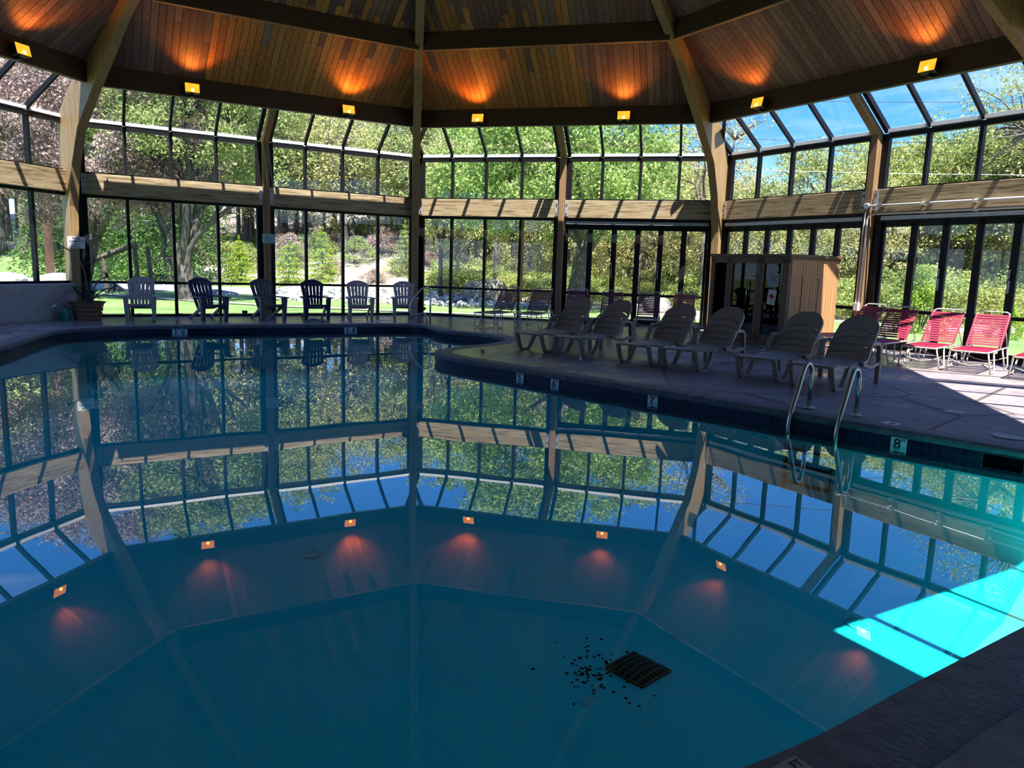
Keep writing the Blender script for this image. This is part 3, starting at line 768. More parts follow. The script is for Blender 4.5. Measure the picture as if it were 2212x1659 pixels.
put_strap('r', 8.10, 12.85, -.68, -.73, 'red strap lounger with a shaded upper back and sunlit seat')
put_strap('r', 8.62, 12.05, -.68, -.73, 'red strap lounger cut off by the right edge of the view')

# ---------------------------------------------------------------- sauna cabin
t = thing('sauna_cabin', (4.57, 17.6, 0), math.atan2(-.858, .513), 'small cedar sauna cabin with smoked glass front in the right corner', 'sauna')
WD, DP, HT = 2.2, 1.6, 1.93
m = MB(); nb = 17
for k in range(nb):
    y0 = .06+k*(DP-.06)/nb; m.box(WD-.045, WD, y0, y0+(DP-.06)/nb-.006, .10, HT-.06)
m.box(WD-.06, WD-.04, .05, DP, .08, HT-.05); obj('side_wall', m, M['cabin'], t, bevel=.003, label='honey coloured tongue and groove side wall')
m = MB(); m.box(0, .05, .05, DP, .08, HT-.05); obj('side_wall', m, M['cabin'], t)
m = MB(); m.box(0, WD, DP-.05, DP, .08, HT-.05); obj('back_wall', m, M['cabin'], t)
m = MB(); m.box(-.05, WD+.05, -.05, DP+.02, HT-.06, HT); m.box(-.02, WD+.02, -.02, DP, HT-.11, HT-.06); obj('roof_cap', m, M['cabin_dark'], t, bevel=.006)
m = MB(); m.box(0, WD, 0, DP, .0, .10); obj('base_plinth', m, M['cabin_dark'], t)
m = MB()
for a, b in ((0, .12), (.48, .66), (1.34, 1.56), (2.03, 2.2)): m.box(a, b, -.03, .05, .10, HT-.1)
m.box(0, WD, -.03, .05, .10, .20); m.box(0, WD, -.03, .05, HT-.20, HT-.1)
for x in (.57, 1.45): m.box(x-.006, x+.006, -.036, -.028, .10, HT-.1)
obj('front_frame', m, M['cabin_dark'], t, bevel=.004)
for nm, a, b in (('side_glass', .12, .48), ('glass_door', .67, 1.33), ('side_glass', 1.56, 2.03)):
    m = MB(); m.box(a, b, .005, .013, .20, HT-.20); g = obj(nm, m, M['darkglass'], t)
    if nm == 'glass_door':
        m = MB(); m.tube([(1.13, -.05, .78), (1.13, -.05, 1.36)], .012, 8); m.box(1.122, 1.138, -.05, .005, .84, .86); m.box(1.122, 1.138, -.05, .005, 1.28, 1.30)
        obj('door_handle', m, M['steel'], g, smooth=True)
m = MB(); m.box(.1, WD-.1, .9, DP-.1, .40, .46); m.box(.1, WD-.1, 1.2, DP-.1, .80, .86)
for x in (.3, 1.1, 1.9): m.box(x-.03, x+.03, 1.22, 1.28, .1, .8)
obj('bench', m, M['cabin_dark'], t)
m = MB()
for a, b, c, d in ((.42, .46, .3, 1.45), (.94, .98, .3, 1.45), (.40, 1.02, 1.45, 1.49)): m.box(WD, WD+.018, a, b, c, d)
obj('hatch_trim', m, M['cabin'], t)
m = MB(); m.box(WD, WD+.05, 1.50, 1.58, .12, .24); obj('socket_box', m, M['plate'], t)
s = M['paper']
def board(par, x0, x1, z0, z1, mat, nm, y=-.002, rot=0):
    m = MB(); c = Vector(((x0+x1)/2, y, (z0+z1)/2)); m.box(x0-c.x, x1-c.x, -.002, .002, z0-c.z, z1-c.z)
    o = obj(nm, m, mat, par); o.location = c; o.rotation_euler = (0, R_(rot), 0); return o
def hangon(name, lb, cat):
    o = thing(name, (4.57, 17.6, 0), math.atan2(-.858, .513), lb, cat); return o
h = hangon('warning_sign', 'small white warning sign with black print on the smoked glass door', 'sign')
board(h, 1.06, 1.31, 1.40, 1.50, M['paper'], 'sign_board')
text('NO FOOD', .036, M['ink'], h, (1.145, -.006, 1.47), (1, 0, 0), (0, 0, 1)); text('NO SMOKING', .026, M['ink'], h, (1.15, -.006, 1.425), (1, 0, 0), (0, 0, 1))
m = MB(); m.tube([(1.27+.03*math.cos(a*PI/8), -.006, 1.45+.03*math.sin(a*PI/8)) for a in range(16)], .004, 6, closed=True); m.tube([(1.25, -.006, 1.471), (1.291, -.006, 1.43)], .004, 6); m.box(1.25, 1.288, -.007, -.004, 1.446, 1.454)
obj('no_smoking_symbol', m, M['ink'], h)
h = hangon('paper_notice', 'small grey paper taped at the top of the right sauna glass', 'notice'); board(h, 1.68, 1.92, 1.56, 1.67, M['greypaper'], 'paper_sheet', rot=0)
h = hangon('paper_notice', 'larger grey printed sheet taped on the right sauna glass', 'notice'); board(h, 1.66, 1.95, 1.24, 1.53, M['greypaper'], 'paper_sheet')
m = MB()
for k, z in enumerate((1.46, 1.42, 1.38, 1.33)): m.box(1.72, 1.90-.03*(k % 2), -.006, -.004, z-.006, z+.006)
obj('print', m, M['ink'], h)
h = hangon('first_aid_sheet', 'cream paper sheet with a red cross hanging askew on the sauna glass', 'notice')
o = board(h, 1.68, 1.90, .86, 1.18, M['paper'], 'paper_sheet', rot=7)
m = MB(); m.box(-.065, .065, -.005, -.003, -.005, .045); m.box(-.035, .035, -.005, -.003, -.04, .065); obj('red_cross', m, M['red'], o)

# ---------------------------------------------------------------- pool ladder, handrail, fittings
def ladder():
    n = Vector((-.72, -.69, 0)); e = Vector((.69, -.72, 0)); B = Vector((3.40, 8.40, 0))
    t = thing('pool_ladder', (3.60, 8.2, 0), 0, 'stainless steel pool ladder with two looped grab rails', 'pool ladder')
    org = Vector((3.60, 8.2, 0))
    prof = [(0, .0), (0, .30), (.005, .40), (.03, .475), (.075, .515), (.125, .525), (.175, .50), (.215, .44), (.30, .26), (.42, .02), (.455, -.07), (.47, -.16), (.47, -.90)]
    rails = []
    for q, off in ((0, 0), (1, .53)):
        b = B+e*off-org; m = MB(); m.tube([b+n*a+Vector((0, 0, z)) for a, z in prof], .0245, 12); r = obj('grab_rail', m, M['steel'], t, smooth=True)
        m = MB(); m.lathe([(.068, .006), (.066, .018), (.045, .026), (.027, .034)], 20, Matrix.Translation(b)); obj('escutcheon', m, M['cream'], r, smooth=True, label='cream plastic escutcheon ring')
    for z in (-.22, -.38, -.56, -.76):
        b = B-org+n*.47; m = MB(); a0 = b+Vector((0, 0, z)); a1 = a0+e*.53; w = n*.05
        m.hexa([a0-w-Vector((0, 0, .015)), a0+w-Vector((0, 0, .015)), a1+w-Vector((0, 0, .015)), a1-w-Vector((0, 0, .015)), a0-w, a0+w, a1+w, a1-w]); obj('step', m, M['black'], t)
ladder()
t = thing('pool_handrail', (-2.20, 19.35, 0), 0, 'bent steel handrail at the far corner of the pool, before the last chair', 'handrail')
m = MB(); H = [(-.05, 0), (-.05, .12), (-.07, .19), (-.12, .235), (-.26, .21), (-.42, .165), (-.47, .19), (-.485, .30), (-.47, .45), (-.42, .56), (-.20, .84), (-.13, .885), (-.05, .895), (.0, .87), (.025, .80), (.03, .5), (.04, 0)]
m.tube([(x, -.0-.12*(x < -.055), z) if x < -.055 else (x, (-.12 if z < .3 else .0), z) for x, z in H], .024, 10); obj('rail', m, M['steel'], t, smooth=True)
for x, y in ((-.05, -.12), (.04, 0)):
    m = MB(); m.lathe([(.055, .002), (.05, .014), (.025, .02)], 14, Matrix.Translation((x, y, 0))); obj('escutcheon', m, M['cream'], t)

def nearest_edge(x, y):
    k = min(range(len(IN)), key=lambda q: (IN[q]-Vector((x, y))).length)
    tt = (IN[(k+1) % len(IN)]-IN[k-1]).normalized(); return IN[k], tt
def marker(x, y, bodies, lb):
    p, tt = nearest_edge(x, y); xdir = -tt   # reading direction seen from the water
    p = Vector((p.x, p.y)); nw = Vector((-tt.y, tt.x))   # towards the water
    t = thing('depth_marker', (p.x, p.y, -.15), 0, lb, 'depth marker', 'depth marker tiles')
    n = len(bodies)
    for k, (big, small) in enumerate(bodies):
        c = xdir*((k-(n-1)/2)*.155)+nw*.012
        X = Vector((xdir.x, xdir.y, 0)); Nn = Vector((nw.x, nw.y, 0)); mw = Matrix(((X.x, -Nn.x, 0, c.x), (X.y, -Nn.y, 0, c.y), (0, 0, 1, 0), (0, 0, 0, 1)))
        m = MB(); m.box(-.075, .075, -.006, .008, -.065, .075, mw); g = obj('marker_tile', m, M['white'], t)
        q = c+nw*.0085
        text(big, .135, M['ink'], g, (q.x+X.x*-.012, q.y+X.y*-.012, .012), X, (0, 0, 1), 'numeral'); text(small, .04, M['ink'], g, (q.x+X.x*.046, q.y+X.y*.046, .052), X, (0, 0, 1))
marker(-7.29, 15.9, [('3', 'FT'), ('6', 'IN')], 'pair of depth tiles reading 3 FT 6 IN below the taupe chair by the plant')
marker(-3.89, 18.0, [('3', 'FT'), ('4', 'IN')], 'pair of depth tiles reading 3 FT 4 IN below the towel')
marker(.13, 11.02, [('5', 'FT')], 'depth tile with the number 5 on the deck peninsula edge')
marker(.62, 10.53, [('6', 'FT')], 'depth tile with the number 6')
marker(1.86, 9.33, [('7', 'FT')], 'depth tile with the number 7')
marker(3.83, 7.36, [('8', 'FT')], 'depth tile with the number 8 right of the ladder')
# skimmer mouth and lid
p, tt = nearest_edge(4.5, 6.7); nw = Vector((-tt.y, tt.x, 0)); X = Vector((-tt.x, -tt.y, 0))
t = thing('pool_skimmer', (p.x, p.y, -.15), 0, 'dark skimmer mouth in the tile band at the right', 'skimmer')
mw = Matrix(((X.x, nw.x, 0, 0), (X.y, nw.y, 0, 0), (0, 0, 1, 0), (0, 0, 0, 1)))
m = MB(); m.box(-.16, .16, -.01, .008, -.06, .065, mw); obj('skimmer_opening', m, M['hole'], t)
m = MB(); m.box(-.175, .175, -.01, .012, .065, .075, mw); m.box(-.175, -.16, -.01, .012, -.06, .075, mw); m.box(.16, .175, -.01, .012, -.06, .075, mw); obj('skimmer_frame', m, M['tile'], t)
def puck(name, x, y, z, r, mat, lb, cat, ring=None):
    t = thing(name, (x, y, z), 0, lb, cat); m = MB(); m.lathe([(r, 0), (r, .006), (r*.92, .009), (.001, .010)], 28); obj('cover', m, mat, t)
    if ring: m = MB(); m.tube([(r*math.cos(q*PI/14), r*math.sin(q*PI/14), .009) for q in range(28)], .006, 5, closed=True); obj('rim', m, ring, t)
puck('skimmer_lid', 4.87, 7.14, 0, .14, M['lid'], 'round grey skimmer lid set in the deck at the right', 'lid', M['plate'])
puck('pool_inlet', -1.70, 5.97+.22, FLOOR, .075, M['plaster'], 'round inlet cover on the pool floor left of the middle', 'inlet', M['lid'])
puck('pool_inlet', 2.62, 5.20, FLOOR, .08, M['plaster'], 'round inlet cover at the tip of the sunlit patch in the pool', 'inlet', M['lid'])
puck('pool_inlet', .52, 4.10, FLOOR, .05, M['white'], 'small pale fitting below the floor drain in the pool', 'inlet')
puck('pool_inlet', 1.24, 4.95, FLOOR, .05, M['white'], 'small pale fitting beyond the floor drain in the pool', 'inlet')
t = thing('floor_drain', (.87, 4.47, FLOOR), R_(43), 'square dark drain grate on the pool floor', 'drain grate')
m = MB(); m.box(-.15, .15, -.15, .15, 0, .012); obj('drain_well', m, M['hole'], t)
m = MB()
def dome(x, y): return .014+.03*(1-(x/.16)**2)*(1-(y/.16)**2)
for k in range(9):
    a = -.15+k*.0375; m.tube([(a, -.15+q*.03, dome(a, -.15+q*.03)) for q in range(11)], .003, 5)
for k in range(7):
    a = -.15+k*.05; m.tube([(-.15+q*.03, a, dome(-.15+q*.03, a)) for q in range(11)], .005, 5)
obj('grate', m, plain('drain_grate', (.05, .10, .10), .7), t)
m = MB(); rr = random.Random(5)
for k in range(90):
    a = rr.gauss(0, 1); x = .60+rr.gauss(0, .13); y = 4.42+rr.gauss(0, .16); q = rr.uniform(.004, .011)
    m.box(x-q, x+q, y-q*.7, y+q*.7, FLOOR, FLOOR+.006)
meta(obj('debris', m, M['hole']), 'dark specks of grit scattered beside the pool drain', 'grit', None, 'stuff')
# deck tiles
def decktile(x, y, rz, mat, lb, txt=None, size=.15, z=.002):
    t = thing('deck_marker', (x, y, z), rz, lb, 'deck tile'); m = MB(); m.box(-size/2, size/2, -size/2, size/2, -.004, .003); obj('tile_plate', m, mat, t)
    if txt:
        text(txt[0], size*.9, M['ink'], t, (-size*.10, -size*.02, .0032), (1, 0, 0), (0, 1, 0), 'numeral', thick=.0006); text(txt[1], size*.27, M['ink'], t, (size*.31, size*.30, .0032), (1, 0, 0), (0, 1, 0), thick=.0006)
decktile(5.10, 8.46, R_(40), M['lid'], 'pale square tile set in the deck groove behind the skimmer lid', None, .19)
decktile(3.95, 7.62, R_(-46)+PI, M['white'], 'white depth tile in the coping above the number 8', ('8', 'FT'), .15, .007)
decktile(.33, 11.27, R_(-46)+PI, M['lid'], 'pale tile set in the coping nearest the fallen leaf', None, .15, .007)
decktile(.86, 10.78, R_(-46)+PI, M['lid'], 'pale tile set in the coping between the leaf and the white cap', None, .15, .007)
decktile(.90, 2.03, R_(33), M['lid'], 'depth tile in the dark near coping, reading 8 FT', ('8', 'FT'), .155, .0075)

# ---------------------------------------------------------------- planter, can, signs, small things
t = thing('wooden_planter', (-9.72, 17.0, 0), R_(20), 'hexagonal wooden planter at the foot of the left column', 'planter')
def hexring(r, z): return [Vector((r*math.cos(k*PI/3), r*math.sin(k*PI/3), z)) for k in range(6)]
m = MB()
for z0, z1, r0, r1 in ((0, .09, .275, .29), (.10, .19, .293, .31), (.20, .29, .313, .33), (.30, .38, .333, .345)):
    a, b = hexring(r0, z0), hexring(r1, z1); m.add(a+b, [(k, (k+1) % 6, 6+(k+1) % 6, 6+k) for k in range(6)]+[tuple(range(5, -1, -1)), tuple(range(6, 12))])
obj('tub', m, M['planter'], t, bevel=.006)
m = MB(); a, b = hexring(.36, .38), hexring(.40, .42); c = hexring(.33, .42); d = hexring(.33, .36)
m.add(a+b+c+d, [(k+o, (k+1) % 6+o, 6+(k+1) % 6+o, 6+k+o) for o in (0, 6, 12) for k in range(6)]+[(18+k, 18+(k+1) % 6, (k+1) % 6, k) for k in range(6)]); obj('rim', m, M['planter'], t)
m = MB(); m.add(hexring(.325, .38), [tuple(range(6))]); obj('soil', m, M['soil'], t)
t = thing('dracaena_plant', (-9.72, 17.0, .385), 0, 'spiky dracaena plant with arching canes growing in the wooden planter', 'plant')
canes = [([(0,0,0), (.05,-.02,.3), (.0,-.02,.7), (-.12,-.05,1.05), (-.38,-.08,1.22), (-.55,-.1,1.32)], 16), ([(.05,0,0), (.1,0,.4), (.18,0,.75), (.22,0,.98)], 22), ([(.1,0,0), (.2,-.05,.35), (.36,-.05,.55), (.52,-.05,.60)], 36),
         ([(.05,.05,0), (.25,0,.2), (.5,-.1,.34), (.70,-.1,.36)], 34), ([(-.05,0,0), (-.12,-.05,.15), (-.2,-.1,.28)], 40), ([(0,-.1,0), (.05,-.12,.12), (.04,-.14,.24)], 46), ([(.12,-.08,0), (.2,-.14,.1), (.25,-.16,.2)], 42), ([(-.1,.1,0), (-.1,.1,.2), (-.12,.1,.35)], 36)]
rr = random.Random(9)
for path, nl in canes:
    m = MB(); m.tube(path, [.014]*len(path), 6); st = obj('cane', m, M['stem'], t, smooth=True)
    c = Vector(path[-1]); m = MB()
    for k in range(nl):
        az = rr.uniform(0, 2*PI); el = rr.uniform(-.35, 1.35); Ln = rr.uniform(.24, .42)
        d = Vector((math.cos(az)*math.cos(el), math.sin(az)*math.cos(el), math.sin(el))); w = d.cross(Vector((0, 0, 1))).normalized()*.011
        pts = []
        for q in range(5):
            f = q/4; p = c+d*Ln*f+Vector((0, 0, -.16*f*f*Ln/.35)); ww = w*(1-f*.9)*(.6+.8*min(1, f*3)) if q else w*.7; pts.append((p-ww, p+ww))
        for q in range(4): m.add([pts[q][0], pts[q][1], pts[q+1][1], pts[q+1][0]], [(0, 1, 2, 3)])
    obj('leaf_cluster', m, M['darkleaf'], st, recalc=False)
t = thing('watering_can', (-10.02, 16.66, 0), math.atan2(-.93,-.36), 'teal plastic watering can beside the wooden planter', 'watering can')
m = MB(); m.lathe([(.10, 0), (.105, .02), (.105, .19), (.10, .22), (.06, .25), (.05, .25)], 20); obj('body', m, M['teal'], t, smooth=True, bevel=.003)
m = MB(); m.tube([(.09,0,.06), (.16,0,.16), (.25,0,.30)], [.024,.018,.012], 10); sp = obj('spout', m, M['teal'], t, smooth=True)
m = MB(); m.lathe([(.012, 0), (.05, .04), (.05, .05), (.001, .055)], 16, Matrix.Translation((.245,0,.295)) @ Matrix.Rotation(R_(35), 4, 'Y')); obj('rose', m, M['cream'], sp, smooth=True, label='pale sprinkler rose')
m = MB(); m.tube([(-.095,0,.05), (-.19,0,.09), (-.20,0,.18), (-.14,0,.26), (-.04,0,.27)], .012, 8); obj('handle', m, M['teal'], t, smooth=True)
# capacity sign on the left column
Fk = FC(0, OFFS[0]); pz = 1.735
t = bpy.data.objects.new('capacity_sign', None); COL.objects.link(t); t.matrix_world = Fk @ Matrix.Translation((.02, 10.90, pz))
meta(t, 'white pool capacity sign on the left column above the plant', 'sign')
m = MB(); m.box(-.19, .19, -.012, -.004, -.135, .135); g = obj('sign_board', m, M['white'], t)
for bdy, sz, z in (('POOL', .068, .092), ('CAPACITY', .066, .025), ('50', .05, -.045), ('PERSONS', .036, -.098)): text(bdy, sz, M['navy_ink'], g, (0, -.0135, z), (1, 0, 0), (0, 0, 1))
t = bpy.data.objects.new('mint_notice', None); COL.objects.link(t); t.matrix_world = FW(0) @ Matrix.Translation((.03, -.235, 2.02))
meta(t, 'pale mint notice card on the timber post behind the dark grey chair', 'notice')
m = MB(); m.box(-.17, .17, -.006, 0, -.12, .12); g = obj('card', m, M['mint'], t)
m = MB()
for k in range(7): m.box(-.11+.01*(k % 3), .11-.012*(k % 2), -.0085, -.006, .075-k*.025-.004, .075-k*.025+.004)
obj('print', m, plain('mint_print', (.12, .25, .25), .6), g)
# conduits on the right facade
t = bpy.data.objects.new('conduit_pipe', None); COL.objects.link(t); t.matrix_world = FW(2)
meta(t, 'white conduit pipes running along the right girt and down the post', 'conduit')
m = MB(); m.tube([(.05, -.25, 2.99), (HALF-.2, -.25, 2.99)], .022, 8); obj('upper_pipe', m, M['white'], t, smooth=True)
m = MB(); m.tube([(.17, -.22, 2.82), (HALF-.2, -.22, 2.82)], .020, 8); obj('lower_pipe', m, M['white'], t, smooth=True)
m = MB(); m.tube([(.17, -.22, 2.82), (.08, -.24, 2.79), (.045, -.25, 2.70), (.045, -.25, .95)], .020, 8); obj('downpipe', m, M['white'], t, smooth=True)
m = MB(); m.tube([(.0, -.245, 2.95), (-.03, -.25, 2.4), (-.03, -.25, .95)], .012, 8); obj('downpipe', m, M['white'], t, smooth=True)
m = MB(); m.box(-.05, .06, -.30, -.22, .78, .95); obj('switch_box', m, M['white'], t, bevel=.006)
m = MB(); m.lathe([(.07, 0), (.07, .05), (.05, .06)], 12, Matrix.Translation((.0, -.22, 2.99)) @ Matrix.Rotation(PI/2, 4, 'X')); obj('junction_box', m, M['plate'], t)
m = MB()
for s in (1.2, 2.2, 3.2):
    m.box(s-.02, s+.02, -.275, -.17, 2.965, 3.015); m.box(s-.02, s+.02, -.245, -.09, 2.795, 2.845)
obj('pipe_clip', m, M['white'], t)
# little things
t = thing('floor_speaker', (-7.25, 20.1, 0), R_(30), 'small black box standing on the deck between the second and third chair', 'box'); m = MB(); m.box(-.06, .06, -.06, .06, .02, .09); m.box(-.065, .065, -.065, .065, .09, .105); obj('box_body', m, M['ink'], t, bevel=.004)
m = MB()
for a in (-.045, .045):
    for b in (-.045, .045): m.box(a-.012, a+.012, b-.012, b+.012, 0, .025)
obj('foot', m, M['ink'], t)
m = MB(); rr = random.Random(4)
def tw(u, v):
    a = 2*u-1; b = 2*v-1; r = max(0, 1-a*a)*max(0, 1-b*b)
    return Vector((a*.24+.02*math.sin(9*v), b*.11+.02*math.sin(7*u), .0065+.065*r**.6*(1+.5*math.sin(11*u+4*v)*math.cos(8*v))))
m.grid(tw, 30, 16); meta(obj('wet_towel', m, M['towel'], mw=Matrix.Translation((-4.87, 18.38, .004)) @ Matrix.Rotation(R_(25), 4, 'Z'), smooth=True), 'crumpled grey towel lying on the far pool edge', 'towel')
m = MB()
for k in range(5):
    a = k*1.25; c = Vector((.025*math.cos(a), .025*math.sin(a), .03)); d = Vector((math.cos(a), math.sin(a), .3)); s_v = Vector((-math.sin(a), math.cos(a), 0))*.02
    m.hexa([Vector((0,0,.012)), c-s_v, c+d*.035, c+s_v, Vector((0,0,.015)), c-s_v+Vector((0,0,.004)), c+d*.035+Vector((0,0,.004)), c+s_v+Vector((0,0,.004))])
m.box(-.02, .02, -.02, .02, 0, .014)
meta(obj('fallen_leaf', m, M['leafred'], mw=Matrix.Translation((-.53, 12.95, .002))), 'curled red brown leaf lying on the deck peninsula', 'leaf')
m = MB(); m.lathe([(.025, 0), (.03, .01), (.02, .03), (.022, .045), (.03, .05), (.012, .06)], 12); meta(obj('bottle_cap', m, M['white'], mw=Matrix.Translation((1.12, 12.28, 0))), 'small white cap on the deck in front of the second brown lounger', 'cap')
t = bpy.data.objects.new('window_thermometer', None); COL.objects.link(t); t.matrix_world = FW(1) @ Matrix.Translation((-4.02, -.02, .19)); meta(t, 'small round black thermometer on the glass beside the middle column', 'thermometer')
m = MB(); m.lathe([(.045, 0), (.045, .012), (.03, .016)], 18, Matrix.Rotation(PI/2, 4, 'X')); obj('dial_case', m, M['ink'], t)

# ---------------------------------------------------------------- outdoors
def sstep(a, b, x):
    t = min(1, max(0, (x-a)/(b-a))); return t*t*(3-2*t)
def yfar(x): return 38.5-.33*(x+8) if x < -8 else 38.5
def ground_z(x, y):
    w = 1-sstep(-8, 5, x)
    h = w*min(6.5, .24*max(0, y-yfar(x)-.8))
    if x < -30: h += 0
    return -.06+h+.25*sstep(60, 90, math.hypot(x, y))*0
def on(x, y, dz=0): return (x, y, ground_z(x, y)+dz)
rads = [10.45, 11.2, 12.5, 14, 16, 18, 20, 22, 24, 26, 28, 30, 32, 34, 36, 38, 41, 44, 48, 52, 58, 66, 76, 95, 130, 200]
nA = 180; lawn = MB(); wood_ = MB(); pts = []
for r in rads:
    for k in range(nA):
        a = 2*PI*k/nA
        if r == rads[0]:
            # follow the octagon just inside the glass line
            ph = (a-TH+PI/8) % (PI/4)-PI/8; rr_ = (AP-.12)/math.cos(ph)
        else: rr_ = r if r > 11.6 else max(r, 11.6)
        x, y = OX+rr_*math.cos(a), OY+rr_*math.sin(a); pts.append((x, y, ground_z(x, y)))
def is_lawn(x, y):
    if x > 4: return math.hypot(x, y) < 27.5+2*math.sin(x*.7) and y > -20
    if x < -21: return y < yfar(x)+7
    return y < yfar(x)+1.0 if x < -9 else y < 30.5+1.2*math.sin(x*.9)
fl, fwd = [], []
for j in range(len(rads)-1):
    for k in range(nA):
        q = (j*nA+k, j*nA+(k+1) % nA, (j+1)*nA+(k+1) % nA, (j+1)*nA+k)
        cx = sum(pts[i][0] for i in q)/4; cy = sum(pts[i][1] for i in q)/4
        (fl if is_lawn(cx, cy) else fwd).append(q)
lawn.add(pts, fl); wood_.add(pts, fwd)
meta(obj('lawn', lawn, M['grass'], smooth=True, recalc=False), 'green lawn around the pool building', 'lawn', None, 'structure')
meta(obj('hillside', wood_, M['litter'], smooth=True, recalc=False), 'hillside and woodland floor covered in dead leaves', 'ground', None, 'structure')
def strip(name, line, w, mat, lb, cat, dz=.03):
    m = MB(); L2 = []
    P = [Vector(p) for p in line]
    for k in range(len(P)):
        t = (P[min(k+1, len(P)-1)]-P[max(k-1, 0)]).normalized(); n = Vector((-t.y, t.x))*w/2
        for q in (P[k]+n, P[k]-n): L2.append((q.x, q.y, max(ground_z(q.x, q.y), ground_z(P[k].x, P[k].y))+dz))
    m.add(L2, [(2*k, 2*k+1, 2*k+3, 2*k+2) for k in range(len(P)-1)])
    obj(name, m, mat, kind='structure', label=lb, cat=cat)
strip('road', [(-70, 54.5), (-50, 48), (-38, 44), (-27, 40.4), (-20, 38), (-14, 36), (-10, 35), (-6, 34.6)], 6.5, M['asphalt'], 'grey road running behind the lawn on the left', 'road')
strip('path', [(-16, 29), (-11.7, 26.6), (-9.7, 25.7), (-7.6, 24.8), (-3.3, 24.1), (-.7, 23.8), (2.5, 23.4), (6, 22.2)], .45, M['pathstone'], 'narrow pale path crossing the lawn', 'path')

def np_mesh(name, V, F4, C, mat):
    me = bpy.data.meshes.new(name); nv, nf = len(V), len(F4)
    me.vertices.add(nv); me.vertices.foreach_set('co', V.astype(np.float32).ravel())
    me.loops.add(nf*4); me.loops.foreach_set('vertex_index', F4.astype(np.int32).ravel())
    me.polygons.add(nf); me.polygons.foreach_set('loop_start', np.arange(0, nf*4, 4, dtype=np.int32))
    try: me.polygons.foreach_set('loop_total', np.full(nf, 4, dtype=np.int32))
    except Exception: pass
    at = me.color_attributes.new('Col', 'FLOAT_COLOR', 'CORNER')
    cc = np.repeat(np.stack([C, C, C, np.ones(nf)], 1), 4, axis=0); at.data.foreach_set('color', cc.astype(np.float32).ravel())
    me.materials.append(mat); me.update(calc_edges=True); me.validate(); return me
def leaves(name, centers, size, mat, seed, aspect=.55, droop=0.0, flat=.0):
    """centers: array rows (x,y,z, rx,ry,rz, n)"""
    g = np.random.default_rng(seed); P = []; K = []
    for (x, y, z, rx, ry, rz, n) in centers:
        n = int(n); d = g.normal(size=(n, 3)); d /= np.linalg.norm(d, axis=1)[:, None]+1e-9
        rr_ = g.random(n)**.45; P.append(np.array([x, y, z])+d*rr_[:, None]*np.array([rx, ry, rz])); K.append(np.full(n, g.uniform(.15, .85)))
    P = np.concatenate(P); K = np.concatenate(K); n = len(P)
    a = g.normal(size=(n, 3)); a[:, 2] = a[:, 2]*(1-flat)-droop; a /= np.linalg.norm(a, axis=1)[:, None]
    b = g.normal(size=(n, 3)); b[:, 2] *= (1-flat); b -= a*(a*b).sum(1)[:, None]; b /= np.linalg.norm(b, axis=1)[:, None]
    s = size*g.uniform(.6, 1.3, n)[:, None]
    V = np.stack([P-a*s*.5, P+b*s*aspect*.5-a*s*.05, P+a*s*.5, P-b*s*aspect*.5-a*s*.05], 1).reshape(-1, 3)
    F = np.arange(n*4).reshape(-1, 4); C = np.clip(.55*K+.45*g.random(n), 0, 1)
    return np_mesh(name, V, F, C, mat)
def leafobj(me, parent, name='foliage'):
    o = bpy.data.objects.new(name, me); COL.objects.link(o); o.parent = parent; return o
def limb(m, a, b, r0, r1, rr_, n=5, sag=.12, sides=7):
    a, b = Vector(a), Vector(b); P = []; R0 = []; L0 = (b-a).length
    o = Vector((rr_.uniform(-1, 1), rr_.uniform(-1, 1), rr_.uniform(-.3, 1)))*L0*sag
    for k in range(n+1):
        f = k/n; P.append(a.lerp(b, f)+o*math.sin(f*PI)+Vector((rr_.uniform(-1, 1), rr_.uniform(-1, 1), 0))*L0*.02*(0 < k < n)); R0.append(r0+(r1-r0)*f)
    m.tube(P, R0, sides); return P
